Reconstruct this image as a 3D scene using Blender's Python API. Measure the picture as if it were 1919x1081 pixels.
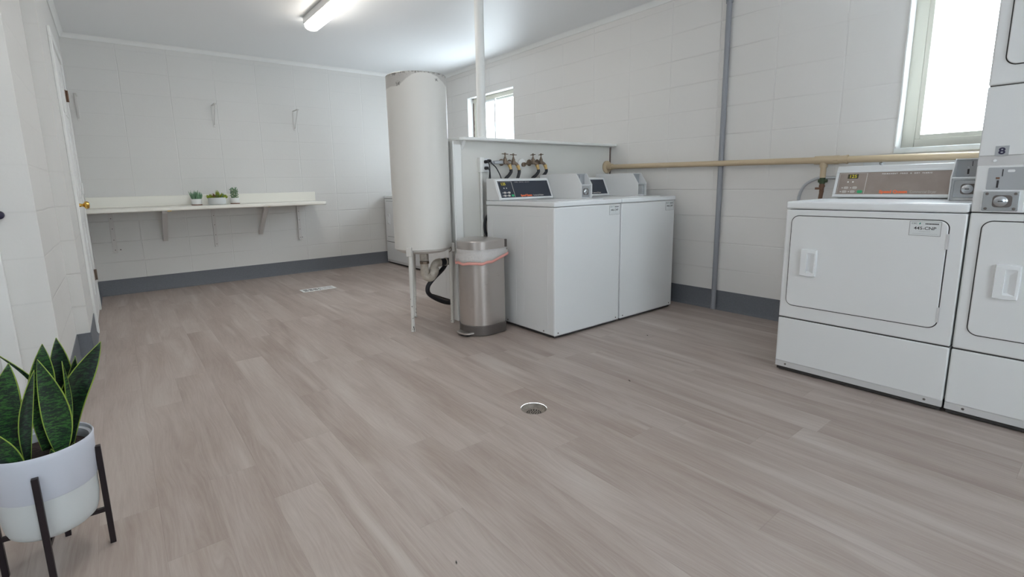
import bpy, bmesh, math, random
from mathutils import Vector, Matrix
random.seed(7)
PI = math.pi
for o in list(bpy.data.objects): bpy.data.objects.remove(o)
SC = bpy.context.scene
COL = SC.collection

# ------------------------------------------------------------------ camera, sky, exposure
F_PX, YAW, PITCH, ROLL, CAM_H = 924.569, 0.65549, -0.17016, -0.02134, 1.01063
cy, sy, cp, sp = math.cos(YAW), math.sin(YAW), math.cos(PITCH), math.sin(PITCH)
fwd = Vector((sy*cp, cy*cp, sp)); rgt = Vector((cy, -sy, 0)); up = rgt.cross(fwd)
c_, s_ = math.cos(ROLL), math.sin(ROLL)
r2 = c_*rgt + s_*up; u2 = -s_*rgt + c_*up
cam_data = bpy.data.cameras.new('camera'); cam = bpy.data.objects.new('camera', cam_data); COL.objects.link(cam)
cam.matrix_world = Matrix(((r2.x, u2.x, -fwd.x, 0), (r2.y, u2.y, -fwd.y, 0), (r2.z, u2.z, -fwd.z, CAM_H), (0, 0, 0, 1)))
cam_data.sensor_fit = 'HORIZONTAL'; cam_data.sensor_width = 36
cam_data.lens = F_PX/1919*36
cam_data.shift_x = 26.05/1919; cam_data.shift_y = -36.34/1919
cam_data.clip_start = .02
SC.camera = cam
SC.view_settings.view_transform = 'Standard'; SC.view_settings.look = 'None'
SC.view_settings.gamma = 1; SC.view_settings.use_curve_mapping = False
SC.view_settings.exposure = .88
world = bpy.data.worlds.new('overcast_sky'); SC.world = world; world.use_nodes = True
bg = world.node_tree.nodes['Background']; bg.inputs[0].default_value = (.83, .915, 1.0, 1); bg.inputs[1].default_value = 8.5
LED_STRENGTH = 11.0

XR, YB, H = 3.679, 6.157, 2.406        # right wall, back wall, height of the wall below the crown
YREAR, XSIDE = -2.6, -3.0
ZC = H + .036
WINDOWS = [('window_1', 4.44, 5.34), ('window_2', .0, .92)]
WZ0, WZ1 = 1.17, 2.08
ADDED_REAR_WINDOWS = [(.5, 1.7)]  # unseen window, added to bring daylight in from behind the camera
ADDED_SIDE_WINDOWS = [(-1.6, -.7)]  # unseen window, added to light the faces turned left

def portal(name, loc, rot, sx, sy_):
    l = bpy.data.lights.new(name, 'AREA'); l.shape = 'RECTANGLE'; l.size = sx; l.size_y = sy_; l.cycles.is_portal = True
    o = bpy.data.objects.new(name, l); COL.objects.link(o); o.location = loc; o.rotation_euler = rot
for n, a, b in WINDOWS:
    portal('sky_portal', (XR+.21, (a+b)/2, (WZ0+WZ1)/2), (0, PI/2, 0), WZ1-WZ0, b-a)
for a, b in ADDED_REAR_WINDOWS:
    portal('sky_portal', ((a+b)/2, YREAR-.21, 1.45), (-PI/2, 0, 0), b-a, 1.3)

for a, b in ADDED_SIDE_WINDOWS:
    portal('sky_portal', (XSIDE-.21, (a+b)/2, 1.45), (0, -PI/2, 0), 1.3, b-a)

# ------------------------------------------------------------------ helpers
def lin(c):
    return tuple((v/12.92 if v <= .04045 else ((v+.055)/1.055)**2.4) for v in c)
def rgb(r, g, b): return lin((r/255, g/255, b/255)) + (1,)
def mat(name, col, rough=.5, metal=0, **k):
    m = bpy.data.materials.new(name); m.use_nodes = True
    b = m.node_tree.nodes['Principled BSDF']
    b.inputs['Base Color'].default_value = col; b.inputs['Roughness'].default_value = rough; b.inputs['Metallic'].default_value = metal
    if 'emit' in k:
        b.inputs['Emission Color'].default_value = k.get('ecol', col); b.inputs['Emission Strength'].default_value = k['emit']
    if 'coat' in k: b.inputs['Coat Weight'].default_value = k['coat']
    if 'spec' in k: b.inputs['Specular IOR Level'].default_value = k['spec']
    if 'alpha' in k: b.inputs['Alpha'].default_value = k['alpha']
    return m
class NT:
    def __init__(s, m): s.t = m.node_tree; s.n = s.t.nodes; s.l = s.t.links; s.b = s.n['Principled BSDF']
    def new(s, kind, **k):
        n = s.n.new(kind)
        for a, v in k.items(): setattr(n, a, v)
        return n
    def link(s, a, b): s.l.new(a, b)
    def val(s, sock, v):
        if isinstance(v, (int, float)): sock.default_value = v
        else: s.l.new(v, sock)
    def math(s, op, a, b=0., c=None, clamp=False):
        n = s.new('ShaderNodeMath', operation=op, use_clamp=clamp)
        s.val(n.inputs[0], a); s.val(n.inputs[1], b)
        if c is not None: s.val(n.inputs[2], c)
        return n.outputs[0]
    def mix(s, f, a, b):
        n = s.new('ShaderNodeMix', data_type='RGBA'); s.val(n.inputs[0], f)
        for i, v in ((6, a), (7, b)):
            if isinstance(v, tuple): n.inputs[i].default_value = v
            else: s.l.new(v, n.inputs[i])
        return n.outputs[2]
    def noise(s, vec, scale, detail=3, rough=.5, dist=0):
        n = s.new('ShaderNodeTexNoise'); s.l.new(vec, n.inputs['Vector'])
        n.inputs['Scale'].default_value = scale; n.inputs['Detail'].default_value = detail
        n.inputs['Roughness'].default_value = rough; n.inputs['Distortion'].default_value = dist
        return n.outputs[0]
    def coords(s):
        tc = s.new('ShaderNodeTexCoord'); sx = s.new('ShaderNodeSeparateXYZ'); s.l.new(tc.outputs['Object'], sx.inputs[0])
        return tc.outputs['Object'], sx.outputs[0], sx.outputs[1], sx.outputs[2]
    def comb(s, x, y, z):
        n = s.new('ShaderNodeCombineXYZ')
        for i, v in enumerate((x, y, z)): s.val(n.inputs[i], v)
        return n.outputs[0]
    def bump(s, h, strength, dist):
        n = s.new('ShaderNodeBump'); n.inputs['Strength'].default_value = strength; n.inputs['Distance'].default_value = dist
        s.l.new(h, n.inputs['Height']); s.l.new(n.outputs[0], s.b.inputs['Normal']); return n
    def ramp(s, f, stops):
        n = s.new('ShaderNodeValToRGB'); s.val(n.inputs[0], f)
        e = n.color_ramp.elements
        while len(e) < len(stops): e.new(.5)
        for i, (p, c) in enumerate(stops): e[i].position = p; e[i].color = c
        return n.outputs[0]

class MB:
    """collects shapes of one part in one bmesh"""
    def __init__(s, M=None): s.bm = bmesh.new(); s.M = M
    def _add(s, vs, fs):
        v = [s.bm.verts.new(p) for p in vs]; out = []
        for f in fs:
            try: out.append(s.bm.faces.new([v[i] for i in f]))
            except ValueError: pass
        return out
    def box(s, x0, x1, y0, y1, z0, z1, mi=0):
        vs = [(x, y, z) for z in (z0, z1) for y in (y0, y1) for x in (x0, x1)]
        for f in s._add(vs, [(0, 2, 3, 1), (4, 5, 7, 6), (0, 1, 5, 4), (2, 6, 7, 3), (0, 4, 6, 2), (1, 3, 7, 5)]): f.material_index = mi
        return s
    def prism(s, poly, axis, a, b):
        """poly: 2d points; axis 'x': (y,z), 'y': (x,z), 'z': (x,y)"""
        def P(p, t):
            return {'x': (t, p[0], p[1]), 'y': (p[0], t, p[1]), 'z': (p[0], p[1], t)}[axis]
        n = len(poly); vs = [P(p, a) for p in poly] + [P(p, b) for p in poly]
        s._add(vs, [tuple(range(n)), tuple(range(2*n-1, n-1, -1))] + [(i, (i+1) % n, (i+1) % n + n, i+n) for i in range(n)])
        return s
    def tube(s, pts, r, n=12, cap=True):
        pts = [Vector(p) for p in pts]; rs = r if isinstance(r, (list, tuple)) else [r]*len(pts)
        d0 = (pts[1]-pts[0]).normalized(); ref = Vector((0, 0, 1)) if abs(d0.z) < .9 else Vector((1, 0, 0))
        u = d0.cross(ref).normalized(); rings = []
        for i, p in enumerate(pts):
            d = (pts[min(i+1, len(pts)-1)] - pts[max(i-1, 0)])
            if d.length < 1e-9: d = d0
            d = d.normalized(); u = (u - d*u.dot(d)).normalized(); w = d.cross(u)
            rings.append([s.bm.verts.new(p + rs[i]*(math.cos(2*PI*k/n)*u + math.sin(2*PI*k/n)*w)) for k in range(n)])
        for a, b in zip(rings, rings[1:]):
            for k in range(n): s.bm.faces.new((a[k], a[(k+1) % n], b[(k+1) % n], b[k]))
        if cap:
            s.bm.faces.new(list(reversed(rings[0]))); s.bm.faces.new(rings[-1])
        return s
    def bar(s, a, b, w, h=None, up=(0, 0, 1)):
        """square bar from a to b"""
        a, b = Vector(a), Vector(b); h = h or w; d = (b-a).normalized(); u = Vector(up)
        if abs(d.dot(u)) > .95: u = Vector((0, 1, 0))
        x = d.cross(u).normalized(); z = x.cross(d)
        vs = [p + sx*x*w/2 + sz*z*h/2 for p in (a, b) for sx, sz in ((-1, -1), (1, -1), (1, 1), (-1, 1))]
        s._add(vs, [(3, 2, 1, 0), (4, 5, 6, 7), (0, 1, 5, 4), (1, 2, 6, 5), (2, 3, 7, 6), (3, 0, 4, 7)])
        return s
    def lathe(s, prof, c=(0, 0, 0), n=40, caps=True):
        rings = []
        for r, z in prof:
            rings.append([s.bm.verts.new((c[0]+r*math.cos(2*PI*k/n), c[1]+r*math.sin(2*PI*k/n), c[2]+z)) for k in range(n)])
        for a, b in zip(rings, rings[1:]):
            for k in range(n): s.bm.faces.new((a[k], a[(k+1) % n], b[(k+1) % n], b[k]))
        if caps:
            s.bm.faces.new(list(reversed(rings[0]))); s.bm.faces.new(rings[-1])
        return s
    def loft(s, outline, levels, caps=(True, True)):
        """outline(t)->(x,y) list; levels: (scale or fn, z)"""
        rings = []
        for f, z in levels:
            rings.append([s.bm.verts.new((p[0], p[1], z(p) if callable(z) else z)) for p in f])
        n = len(rings[0])
        for a, b in zip(rings, rings[1:]):
            for k in range(n): s.bm.faces.new((a[k], a[(k+1) % n], b[(k+1) % n], b[k]))
        if caps[0]: s.bm.faces.new(list(reversed(rings[0])))
        if caps[1]: s.bm.faces.new(rings[-1])
        return s
    def build(s, name, m, parent=None, bevel=0, seg=2, smooth=True, world=False, angle=40, solid=0):
        bm = s.bm
        if s.M is not None: bm.transform(s.M)
        if world and parent is not None: bm.transform(Matrix.Translation(-ORG[parent.name]))
        bmesh.ops.recalc_face_normals(bm, faces=bm.faces)
        me = bpy.data.meshes.new(name); bm.to_mesh(me); bm.free()
        for mm in (m if isinstance(m, (list, tuple)) else [m]): me.materials.append(mm)
        if smooth:
            for p in me.polygons: p.use_smooth = True
            me.set_sharp_from_angle(angle=math.radians(angle))
        o = bpy.data.objects.new(name, me); COL.objects.link(o)
        if parent is not None: o.parent = parent; ORG[o.name] = ORG[parent.name]
        else: ORG[o.name] = Vector((0, 0, 0))
        if bevel:
            b = o.modifiers.new('bevel', 'BEVEL'); b.width = bevel; b.segments = seg; b.limit_method = 'ANGLE'; b.angle_limit = math.radians(35)
        if solid:
            b = o.modifiers.new('solid', 'SOLIDIFY'); b.thickness = solid; b.offset = 0
        return o
ORG = {}
def thing(name, label, cat, loc=(0, 0, 0), rotz=0, group=None):
    o = bpy.data.objects.new(name, None); COL.objects.link(o); o.location = loc; o.rotation_euler = (0, 0, rotz)
    o.empty_display_size = .05; ORG[o.name] = Vector(loc)
    o['label'] = label; o['category'] = cat
    if group: o['group'] = group
    return o
def tag(o, label, cat, group=None):
    o['label'] = label; o['category'] = cat
    if group: o['group'] = group
    return o
def struct(o): o['kind'] = 'structure'; return o
def dup(root, loc, rotz, label, group=None):
    r = root.copy(); COL.objects.link(r); r.location = loc; r.rotation_euler = (0, 0, rotz); r['label'] = label
    if group: r['group'] = group
    for ch in list(root.children):
        c = ch.copy(); COL.objects.link(c); c.parent = r
        for g in ch.children:
            d = g.copy(); COL.objects.link(d); d.parent = c
    return r
def smooth_path(pts, n=10):
    P = [Vector(p) for p in pts]; P = [2*P[0]-P[1]] + P + [2*P[-1]-P[-2]]; out = []
    for i in range(1, len(P)-2):
        for k in range(n):
            t = k/n; a, b, c, d = P[i-1], P[i], P[i+1], P[i+2]
            out.append(.5*((2*b) + (c-a)*t + (2*a-5*b+4*c-d)*t*t + (3*b-a-3*c+d)*t**3))
    out.append(P[-2]); return out
def text(body, size, m, parent, M, name='lettering', align='LEFT', ext=.0004, bold=0, xs=1, sp=1.):
    cu = bpy.data.curves.new('t', 'FONT'); cu.body = body; cu.size = size; cu.align_x = align; cu.extrude = ext; cu.offset = bold
    cu.resolution_u = 3; cu.space_character = sp
    o = bpy.data.objects.new('t', cu); COL.objects.link(o)
    me = bpy.data.meshes.new_from_object(o); bpy.data.objects.remove(o)
    me.transform(M @ Matrix.Diagonal((xs, 1, 1, 1))); me.materials.clear(); me.materials.append(m)
    q = bpy.data.objects.new(name, me); COL.objects.link(q); q.parent = parent; ORG[q.name] = ORG[parent.name]
    return q
RX = Matrix.Rotation(PI/2, 4, 'X')
def rrect(x0, x1, z0, z1, r, n=6):
    pts = []
    for cx, cz, a0 in ((x1-r, z1-r, 0), (x0+r, z1-r, 90), (x0+r, z0+r, 180), (x1-r, z0+r, 270)):
        for k in range(n+1):
            a = math.radians(a0 + 90*k/n); pts.append((cx+r*math.cos(a), cz+r*math.sin(a)))
    return pts

# ------------------------------------------------------------------ materials
def wall_material(name, axis, off, vstep=.4064, base=(218, 216, 213), zoff=.121, hi=.5, vlow=1.):
    m = mat(name, rgb(*base), .45); t = NT(m); co, x, y, z = t.coords(); u = x if axis == 'x' else y
    nz = t.noise(co, 2.2, 2)
    def dist(c, o, step, wob):
        a = t.math('ADD', t.math('SUBTRACT', c, o), t.math('MULTIPLY', t.math('SUBTRACT', nz, .5), wob))
        f = t.math('FRACT', t.math('DIVIDE', a, step)); return t.math('MULTIPLY', t.math('SUBTRACT', .5, t.math('ABSOLUTE', t.math('SUBTRACT', f, .5))), step)
    dv = dist(u, off, vstep, .012); dh = dist(z, zoff, .2032, .010)
    def mask(d, w): return t.math('SUBTRACT', 1., t.math('DIVIDE', d, w), clamp=True)
    fade = t.math('MULTIPLY_ADD', t.noise(co, 1.3, 1), 2.4, -.55, clamp=True)
    zhi = t.math('MULTIPLY', t.math('SUBTRACT', z, .95), 5., clamp=True)
    mh = t.math('MULTIPLY', t.math('MULTIPLY', mask(dh, .006), fade), t.math('SUBTRACT', 1., t.math('MULTIPLY', zhi, 1-hi)))
    mv = t.math('MULTIPLY', t.math('MULTIPLY', mask(dv, .006), t.math('MULTIPLY_ADD', fade, .6, .3)), t.math('MULTIPLY_ADD', zhi, 1-vlow, vlow))
    g = t.math('MAXIMUM', mh, mv)
    rough = t.noise(co, 60, 4)
    h = t.math('SUBTRACT', t.math('MULTIPLY', rough, .12), g)
    t.bump(h, .55, .006)
    c = t.mix(t.math('MULTIPLY', mh, .16), rgb(*base), rgb(150, 146, 142))
    c = t.mix(t.math('MULTIPLY', mv, .25), c, rgb(238, 238, 236))  # paler vertical joints: highlights painted into the wall colour
    t.link(c, t.b.inputs['Base Color'])
    return m
M_WB = wall_material('painted_block_back', 'x', .184, hi=.35)
M_WR = wall_material('painted_block_right', 'y', 1.227, base=(228, 225, 222), hi=.75, vlow=.1)
M_WL = wall_material('painted_block_left', 'y', 3.0)
M_PLAIN = mat('painted_panel', rgb(220, 218, 213), .5)
t = NT(M_PLAIN); co, *_ = t.coords(); t.bump(t.noise(co, 35, 4), .12, .004)
M_CEIL = mat('ceiling_paint', rgb(243, 244, 245), .5)
t = NT(M_CEIL); co, *_ = t.coords(); t.bump(t.noise(co, 2.5, 3), .08, .02)
M_TRIM = mat('white_trim', rgb(234, 234, 232), .38)
M_BASE = mat('grey_vinyl_base', rgb(104, 108, 112), .55)
t = NT(M_BASE); co, *_ = t.coords()
t.link(t.mix(t.noise(co, 90, 5), rgb(96, 99, 106), rgb(114, 117, 123)), t.b.inputs['Base Color'])
M_ENAMEL = mat('white_enamel', rgb(222, 222, 222), .3)
M_ENAMEL2 = mat('white_enamel_trim', rgb(228, 229, 230), .25)
M_STRIP = mat('grey_white_strip', rgb(198, 196, 196), .4)
M_GAP = mat('dark_gap', rgb(58, 54, 53), .8)
M_BLACK = mat('black_rubber', rgb(30, 30, 36), .45)
M_PANEL_B = mat('blue_black_panel', rgb(52, 58, 70), .22)
M_PANEL_G = mat('taupe_panel', rgb(150, 136, 128), .3)
t = NT(M_PANEL_G); co, *_ = t.coords()
t.link(t.mix(t.noise(co, 14, 4), rgb(136, 122, 115), rgb(164, 150, 142)), t.b.inputs['Base Color'])
M_PLATE = mat('grey_plate', rgb(172, 174, 177), .35, .25)
M_CHROME = mat('satin_chrome', rgb(190, 194, 198), .25, .85)
M_ORANGE = mat('orange_ink', rgb(246, 120, 74), .5)
M_WHITEINK = mat('white_ink', rgb(232, 230, 228), .5)
M_GREYINK = mat('grey_ink', rgb(196, 190, 186), .5)
M_DARKINK = mat('dark_ink', rgb(52, 50, 52), .6)
M_TEALINK = mat('teal_ink', rgb(40, 128, 112), .6)
M_NAVYINK = mat('navy_ink', rgb(36, 32, 62), .5)
M_GREEN = mat('green_button', rgb(40, 168, 112), .4)
M_LCD = mat('display_glass', rgb(62, 58, 40), .3)
M_LCDT = mat('display_digits', rgb(225, 210, 60), .5, emit=.12, ecol=rgb(225, 205, 50))
M_PAPER = mat('label_paper', rgb(214, 216, 216), .5)
M_STEEL = mat('brushed_steel', rgb(196, 190, 186), .3, .85)
t = NT(M_STEEL); co, x, y, z = t.coords()
n = t.noise(t.comb(t.math('MULTIPLY', x, 3), t.math('MULTIPLY', y, 3), t.math('MULTIPLY', z, 260)), 3, 4)
t.val(t.b.inputs['Roughness'], t.math('MULTIPLY_ADD', n, .05, .26))
M_DSTEEL = mat('dark_steel', rgb(110, 104, 101), .45, .6)
M_BRASS = mat('aged_brass', rgb(214, 182, 124), .3, .85)
M_BRASSD = mat('tarnished_brass', rgb(128, 112, 98), .4, .7)
M_GOLD = mat('polished_gold', rgb(222, 180, 96), .2, .95)
M_COPPER = mat('rusty_copper', rgb(116, 86, 68), .55, .3)
M_GALV = mat('galvanised_grey', rgb(182, 184, 188), .4, .2)
M_CONDUIT = mat('grey_painted_conduit', rgb(150, 152, 158), .45, .1)
M_BEIGE = mat('beige_painted_pipe', rgb(202, 182, 152), .5)
t = NT(M_BEIGE); co, *_ = t.coords(); t.bump(t.noise(co, 40, 3), .2, .004)
M_LAM = mat('cream_laminate', rgb(240, 237, 228), .35)
M_BRACK = mat('white_painted_bracket', rgb(212, 208, 205), .5)
M_BRACK2 = mat('wall_coloured_bracket', rgb(218, 216, 213), .5)
M_BMETAL = mat('black_metal', rgb(38, 30, 34), .42, .3)
M_POTU = mat('white_glazed_pot', rgb(208, 211, 222), .42)
M_POTL = mat('off_white_matte_pot', rgb(206, 208, 208), .6)
M_SOIL = mat('dark_soil', rgb(42, 32, 34), .95)
t = NT(M_SOIL); co, *_ = t.coords(); n = t.noise(co, 90, 5); t.link(t.mix(n, rgb(18, 14, 16), rgb(74, 58, 56)), t.b.inputs['Base Color']); t.bump(n, .8, .01)
M_LED = mat('glowing_lens', (1, 1, 1, 1), .4, emit=LED_STRENGTH, ecol=(1, .95, .87, 1))
M_FRAME = mat('beige_window_frame', rgb(214, 212, 200), .45)
M_VINYL = mat('white_vinyl_sash', rgb(232, 236, 236), .4)
M_FOAM = mat('brown_foam', rgb(110, 92, 84), .9)
M_SILL = mat('marble_sill', rgb(224, 228, 229), .35)
t = NT(M_SILL); co, *_ = t.coords(); t.link(t.mix(t.noise(co, 7, 5, .6, 1.5), rgb(198, 206, 208), rgb(236, 238, 238)), t.b.inputs['Base Color'])
M_CONC = mat('raw_concrete', rgb(150, 140, 130), .85)
t = NT(M_CONC); co, *_ = t.coords(); n = t.noise(co, 60, 5); t.link(t.mix(n, rgb(92, 84, 78), rgb(176, 166, 156)), t.b.inputs['Base Color']); t.bump(n, .5, .005)
M_PVC = mat('cream_plastic_pipe', rgb(206, 200, 188), .5)
t = NT(M_PVC); co, *_ = t.coords(); t.link(t.mix(t.noise(co, 30, 4), rgb(150, 136, 120), rgb(216, 210, 200)), t.b.inputs['Base Color'])
M_BAG = mat('milky_bag_film', rgb(228, 224, 222), .3, alpha=.62)
t = NT(M_BAG); co, *_ = t.coords(); t.bump(t.noise(co, 22, 4, .6, 1.), .45, .03)
M_BAGTIE = mat('pink_drawstring', rgb(240, 172, 162), .5, alpha=.85)
M_SPOON = mat('brown_saucer', rgb(132, 92, 70), .6)
# glass
M_GLASS = bpy.data.materials.new('window_glass'); M_GLASS.use_nodes = True
nt = M_GLASS.node_tree; nt.nodes.remove(nt.nodes['Principled BSDF'])
tr = nt.nodes.new('ShaderNodeBsdfTransparent'); tr.inputs[0].default_value = (.95, .97, .97, 1)
gl = nt.nodes.new('ShaderNodeBsdfGlossy'); gl.inputs['Roughness'].default_value = .02
fr = nt.nodes.new('ShaderNodeMath'); fr.operation = 'MULTIPLY_ADD'; fr.inputs[1].default_value = .6; fr.inputs[2].default_value = .03
lw = nt.nodes.new('ShaderNodeLayerWeight'); lw.inputs[0].default_value = .5; pw = nt.nodes.new('ShaderNodeMath'); pw.operation = 'POWER'; pw.inputs[1].default_value = 5.
nt.links.new(lw.outputs['Facing'], pw.inputs[0]); nt.links.new(pw.outputs[0], fr.inputs[0]); mx = nt.nodes.new('ShaderNodeMixShader')
nt.links.new(fr.outputs[0], mx.inputs[0]); nt.links.new(tr.outputs[0], mx.inputs[1]); nt.links.new(gl.outputs[0], mx.inputs[2])
nt.links.new(mx.outputs[0], nt.nodes['Material Output'].inputs[0])

# floor planks run along Y
M_FLOOR = mat('vinyl_plank_floor', rgb(176, 166, 158), .5)
t = NT(M_FLOOR); co, x, y, z = t.coords()
PW, PL = .1524, 1.22
pi_ = t.math('FLOOR', t.math('DIVIDE', x, PW))
wn = t.new('ShaderNodeTexWhiteNoise', noise_dimensions='1D'); t.link(pi_, wn.inputs['W'])
yo = t.math('ADD', y, t.math('MULTIPLY', wn.outputs[0], PL*3))
pj = t.math('FLOOR', t.math('DIVIDE', yo, PL))
wn2 = t.new('ShaderNodeTexWhiteNoise', noise_dimensions='2D'); t.link(t.comb(pi_, pj, 0.), wn2.inputs['Vector'])
rnd = wn2.outputs[0]
shift = t.math('MULTIPLY', rnd, 37.)
gv = t.comb(t.math('ADD', x, shift), t.math('MULTIPLY', t.math('ADD', y, shift), .16), shift)
warp = t.noise(gv, 3.2, 3, .55, .6)
gv2 = t.comb(t.math('ADD', t.math('MULTIPLY', x, 1.), t.math('MULTIPLY', warp, .22)), t.math('MULTIPLY', y, .045), shift)
fine = t.noise(gv2, 120, 5, .7)
cath = t.math('FRACT', t.math('MULTIPLY', t.noise(gv, 2.0, 2, .4, .3), 9.))
cath = t.math('ABSOLUTE', t.math('SUBTRACT', cath, .5))
gv3 = t.comb(t.math('ADD', x, t.math('MULTIPLY', warp, .03)), t.math('MULTIPLY', y, .07), shift)
pale = t.math('MULTIPLY_ADD', t.noise(gv3, 16, 1, .5), 5.0, -2.9, clamp=True)
tone = t.math('ADD', t.math('MULTIPLY', t.math('SUBTRACT', fine, .5), .95), t.math('MULTIPLY', t.math('SUBTRACT', cath, .25), .45))
tone = t.math('ADD', tone, t.math('MULTIPLY', t.math('SUBTRACT', warp, .5), 1.1))
tone = t.math('ADD', t.math('ADD', tone, t.math('MULTIPLY', t.math('SUBTRACT', rnd, .5), .09)), .5, clamp=True)
base = t.ramp(tone, [(0, rgb(145, 128, 119)), (.5, rgb(170, 156, 148)), (1, rgb(190, 179, 172))])
base = t.mix(t.math('MULTIPLY', pale, .45), base, rgb(203, 195, 189))
blotch = t.math('MULTIPLY_ADD', t.noise(t.comb(x, t.math('MULTIPLY', y, .6), shift), 6, 3, .6), 3.5, -1.95, clamp=True)
base = t.mix(t.math('MULTIPLY', blotch, .25), base, rgb(156, 136, 118))
fx = t.math('FRACT', t.math('DIVIDE', x, PW)); ex = t.math('MULTIPLY', t.math('SUBTRACT', .5, t.math('ABSOLUTE', t.math('SUBTRACT', fx, .5))), PW)
fy = t.math('FRACT', t.math('DIVIDE', yo, PL)); ey = t.math('MULTIPLY', t.math('SUBTRACT', .5, t.math('ABSOLUTE', t.math('SUBTRACT', fy, .5))), PL)
seam = t.math('SUBTRACT', 1., t.math('DIVIDE', t.math('MINIMUM', ex, ey), .0016), clamp=True)
base = t.mix(t.math('MULTIPLY', seam, .16), base, rgb(112, 100, 92))
t.link(base, t.b.inputs['Base Color'])
t.val(t.b.inputs['Roughness'], t.math('MULTIPLY_ADD', fine, .15, .40))
t.bump(t.math('SUBTRACT', t.math('MULTIPLY', fine, .25), seam), .25, .002)

# tank paint with worn grey primer and chips near the top
M_TANK = mat('chipped_white_tank', rgb(222, 219, 214), .42)
t = NT(M_TANK); co, x, y, z = t.coords()
n1 = t.noise(co, 16, 4); n2 = t.noise(co, 95, 4, .7)
u_ = t.math('SUBTRACT', t.math('MULTIPLY', x, .875), t.math('MULTIPLY', y, .485))
dx_ = t.math('SUBTRACT', u_, .055)
arch = t.math('SUBTRACT', 1.733, t.math('MULTIPLY', t.math('MULTIPLY', dx_, dx_), 2.7))
arch = t.math('MAXIMUM', arch, 1.655)
prim = t.math('MULTIPLY', t.math('SUBTRACT', t.math('ADD', z, t.math('MULTIPLY', t.math('SUBTRACT', n1, .5), .02)), arch), 140., clamp=True)
rim = t.math('MULTIPLY', t.math('SUBTRACT', z, 1.718), 45., clamp=True)
def spot(uc, zc, rad):
    a = t.math('SUBTRACT', u_, uc); b_ = t.math('SUBTRACT', z, zc)
    d2 = t.math('ADD', t.math('MULTIPLY', a, a), t.math('MULTIPLY', b_, b_))
    return t.math('SUBTRACT', 1., t.math('DIVIDE', d2, rad*rad), clamp=True)
sp0 = t.math('MAXIMUM', t.math('MAXIMUM', spot(-.118, 1.672, .024), spot(.135, 1.700, .017)), spot(-.14, 1.735, .018))
chip = t.math('MULTIPLY', t.math('SUBTRACT', t.math('ADD', n2, t.math('ADD', t.math('MULTIPLY', rim, .13), t.math('MULTIPLY', sp0, .16))), .60), 14., clamp=True)
chip = t.math('MULTIPLY', chip, t.math('MAXIMUM', sp0, t.math('MULTIPLY', prim, t.math('MULTIPLY_ADD', rim, .75, .25))))
low = t.mix(prim, rgb(222, 219, 214), rgb(192, 188, 184))
t.link(t.mix(t.math('MULTIPLY', chip, .85), low, rgb(92, 86, 82)), t.b.inputs['Base Color'])
t.bump(t.noise(t.comb(x, y, t.math('MULTIPLY', z, .3)), 9, 2), .1, .01)
M_LEGP = mat('chipped_leg_paint', rgb(214, 211, 206), .5)
t = NT(M_LEGP); co, x, y, z = t.coords()
n2 = t.noise(t.comb(x, y, t.math('MULTIPLY', z, .5)), 75, 3, .6)
k = t.math('MULTIPLY', t.math('SUBTRACT', n2, t.math('MULTIPLY_ADD', t.math('MINIMUM', z, .3), .55, .56)), 25., clamp=True)
t.link(t.mix(k, rgb(214, 211, 206), rgb(64, 56, 52)), t.b.inputs['Base Color'])
# snake plant leaf
def leaf_mat(name, a, b):
    m = mat(name, a, .38); t = NT(m); co, x, y, z = t.coords()
    n = t.noise(t.comb(t.math('MULTIPLY', x, .35), t.math('MULTIPLY', y, .35), z), 210, 4, .7, .6)
    f = t.math('MULTIPLY', t.math('SUBTRACT', n, .47), 9., clamp=True)
    t.link(t.mix(f, a, b), t.b.inputs['Base Color']); return m
M_LEAF = leaf_mat('banded_green_leaf', rgb(22, 38, 32), rgb(56, 104, 46))
M_LEAFD = leaf_mat('dark_banded_leaf', rgb(18, 28, 28), rgb(40, 74, 44))
M_LEDGE = mat('yellow_green_margin', rgb(142, 164, 66), .4)
M_SUC = [mat('grey_green_succulent', rgb(112, 148, 116), .6), mat('lime_succulent', rgb(138, 152, 44), .5), mat('olive_succulent', rgb(108, 122, 66), .6), mat('rosy_succulent', rgb(128, 84, 70), .6)]

# ------------------------------------------------------------------ room shell
DR_X, DR_Y, DR_R = 1.405, 1.582, .059
b = MB(); bm = b.bm; N = 48
S = .35
ring = []; rim_ = []; low_ = []
for k in range(N):
    a = 2*PI*k/N; ca, sa = math.cos(a), math.sin(a); m_ = S/max(abs(ca), abs(sa))
    ring.append(bm.verts.new((DR_X+m_*ca, DR_Y+m_*sa, 0))); rim_.append(bm.verts.new((DR_X+DR_R*ca, DR_Y+DR_R*sa, 0)))
for k in range(N): bm.faces.new((ring[k], ring[(k+1) % N], rim_[(k+1) % N], rim_[k]))
x0, x1, y0, y1 = XSIDE-.2, XR+.2, YREAR-.2, YB+.2
for (a, c, d, e) in ((x0, DR_X-S, y0, y1), (DR_X+S, x1, y0, y1), (DR_X-S, DR_X+S, y0, DR_Y-S), (DR_X-S, DR_X+S, DR_Y+S, y1)):
    b._add([(a, d, 0), (c, d, 0), (c, e, 0), (a, e, 0)], [(0, 1, 2, 3)])
fl = struct(b.build('floor', M_FLOOR, smooth=False))
for p in fl.data.polygons:
    if p.normal.z < 0: p.flip()
struct(MB().box(XSIDE-.2, XR+.2, YREAR-.2, YB+.2, ZC, ZC+.1).build('ceiling', M_CEIL, smooth=False))
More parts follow.
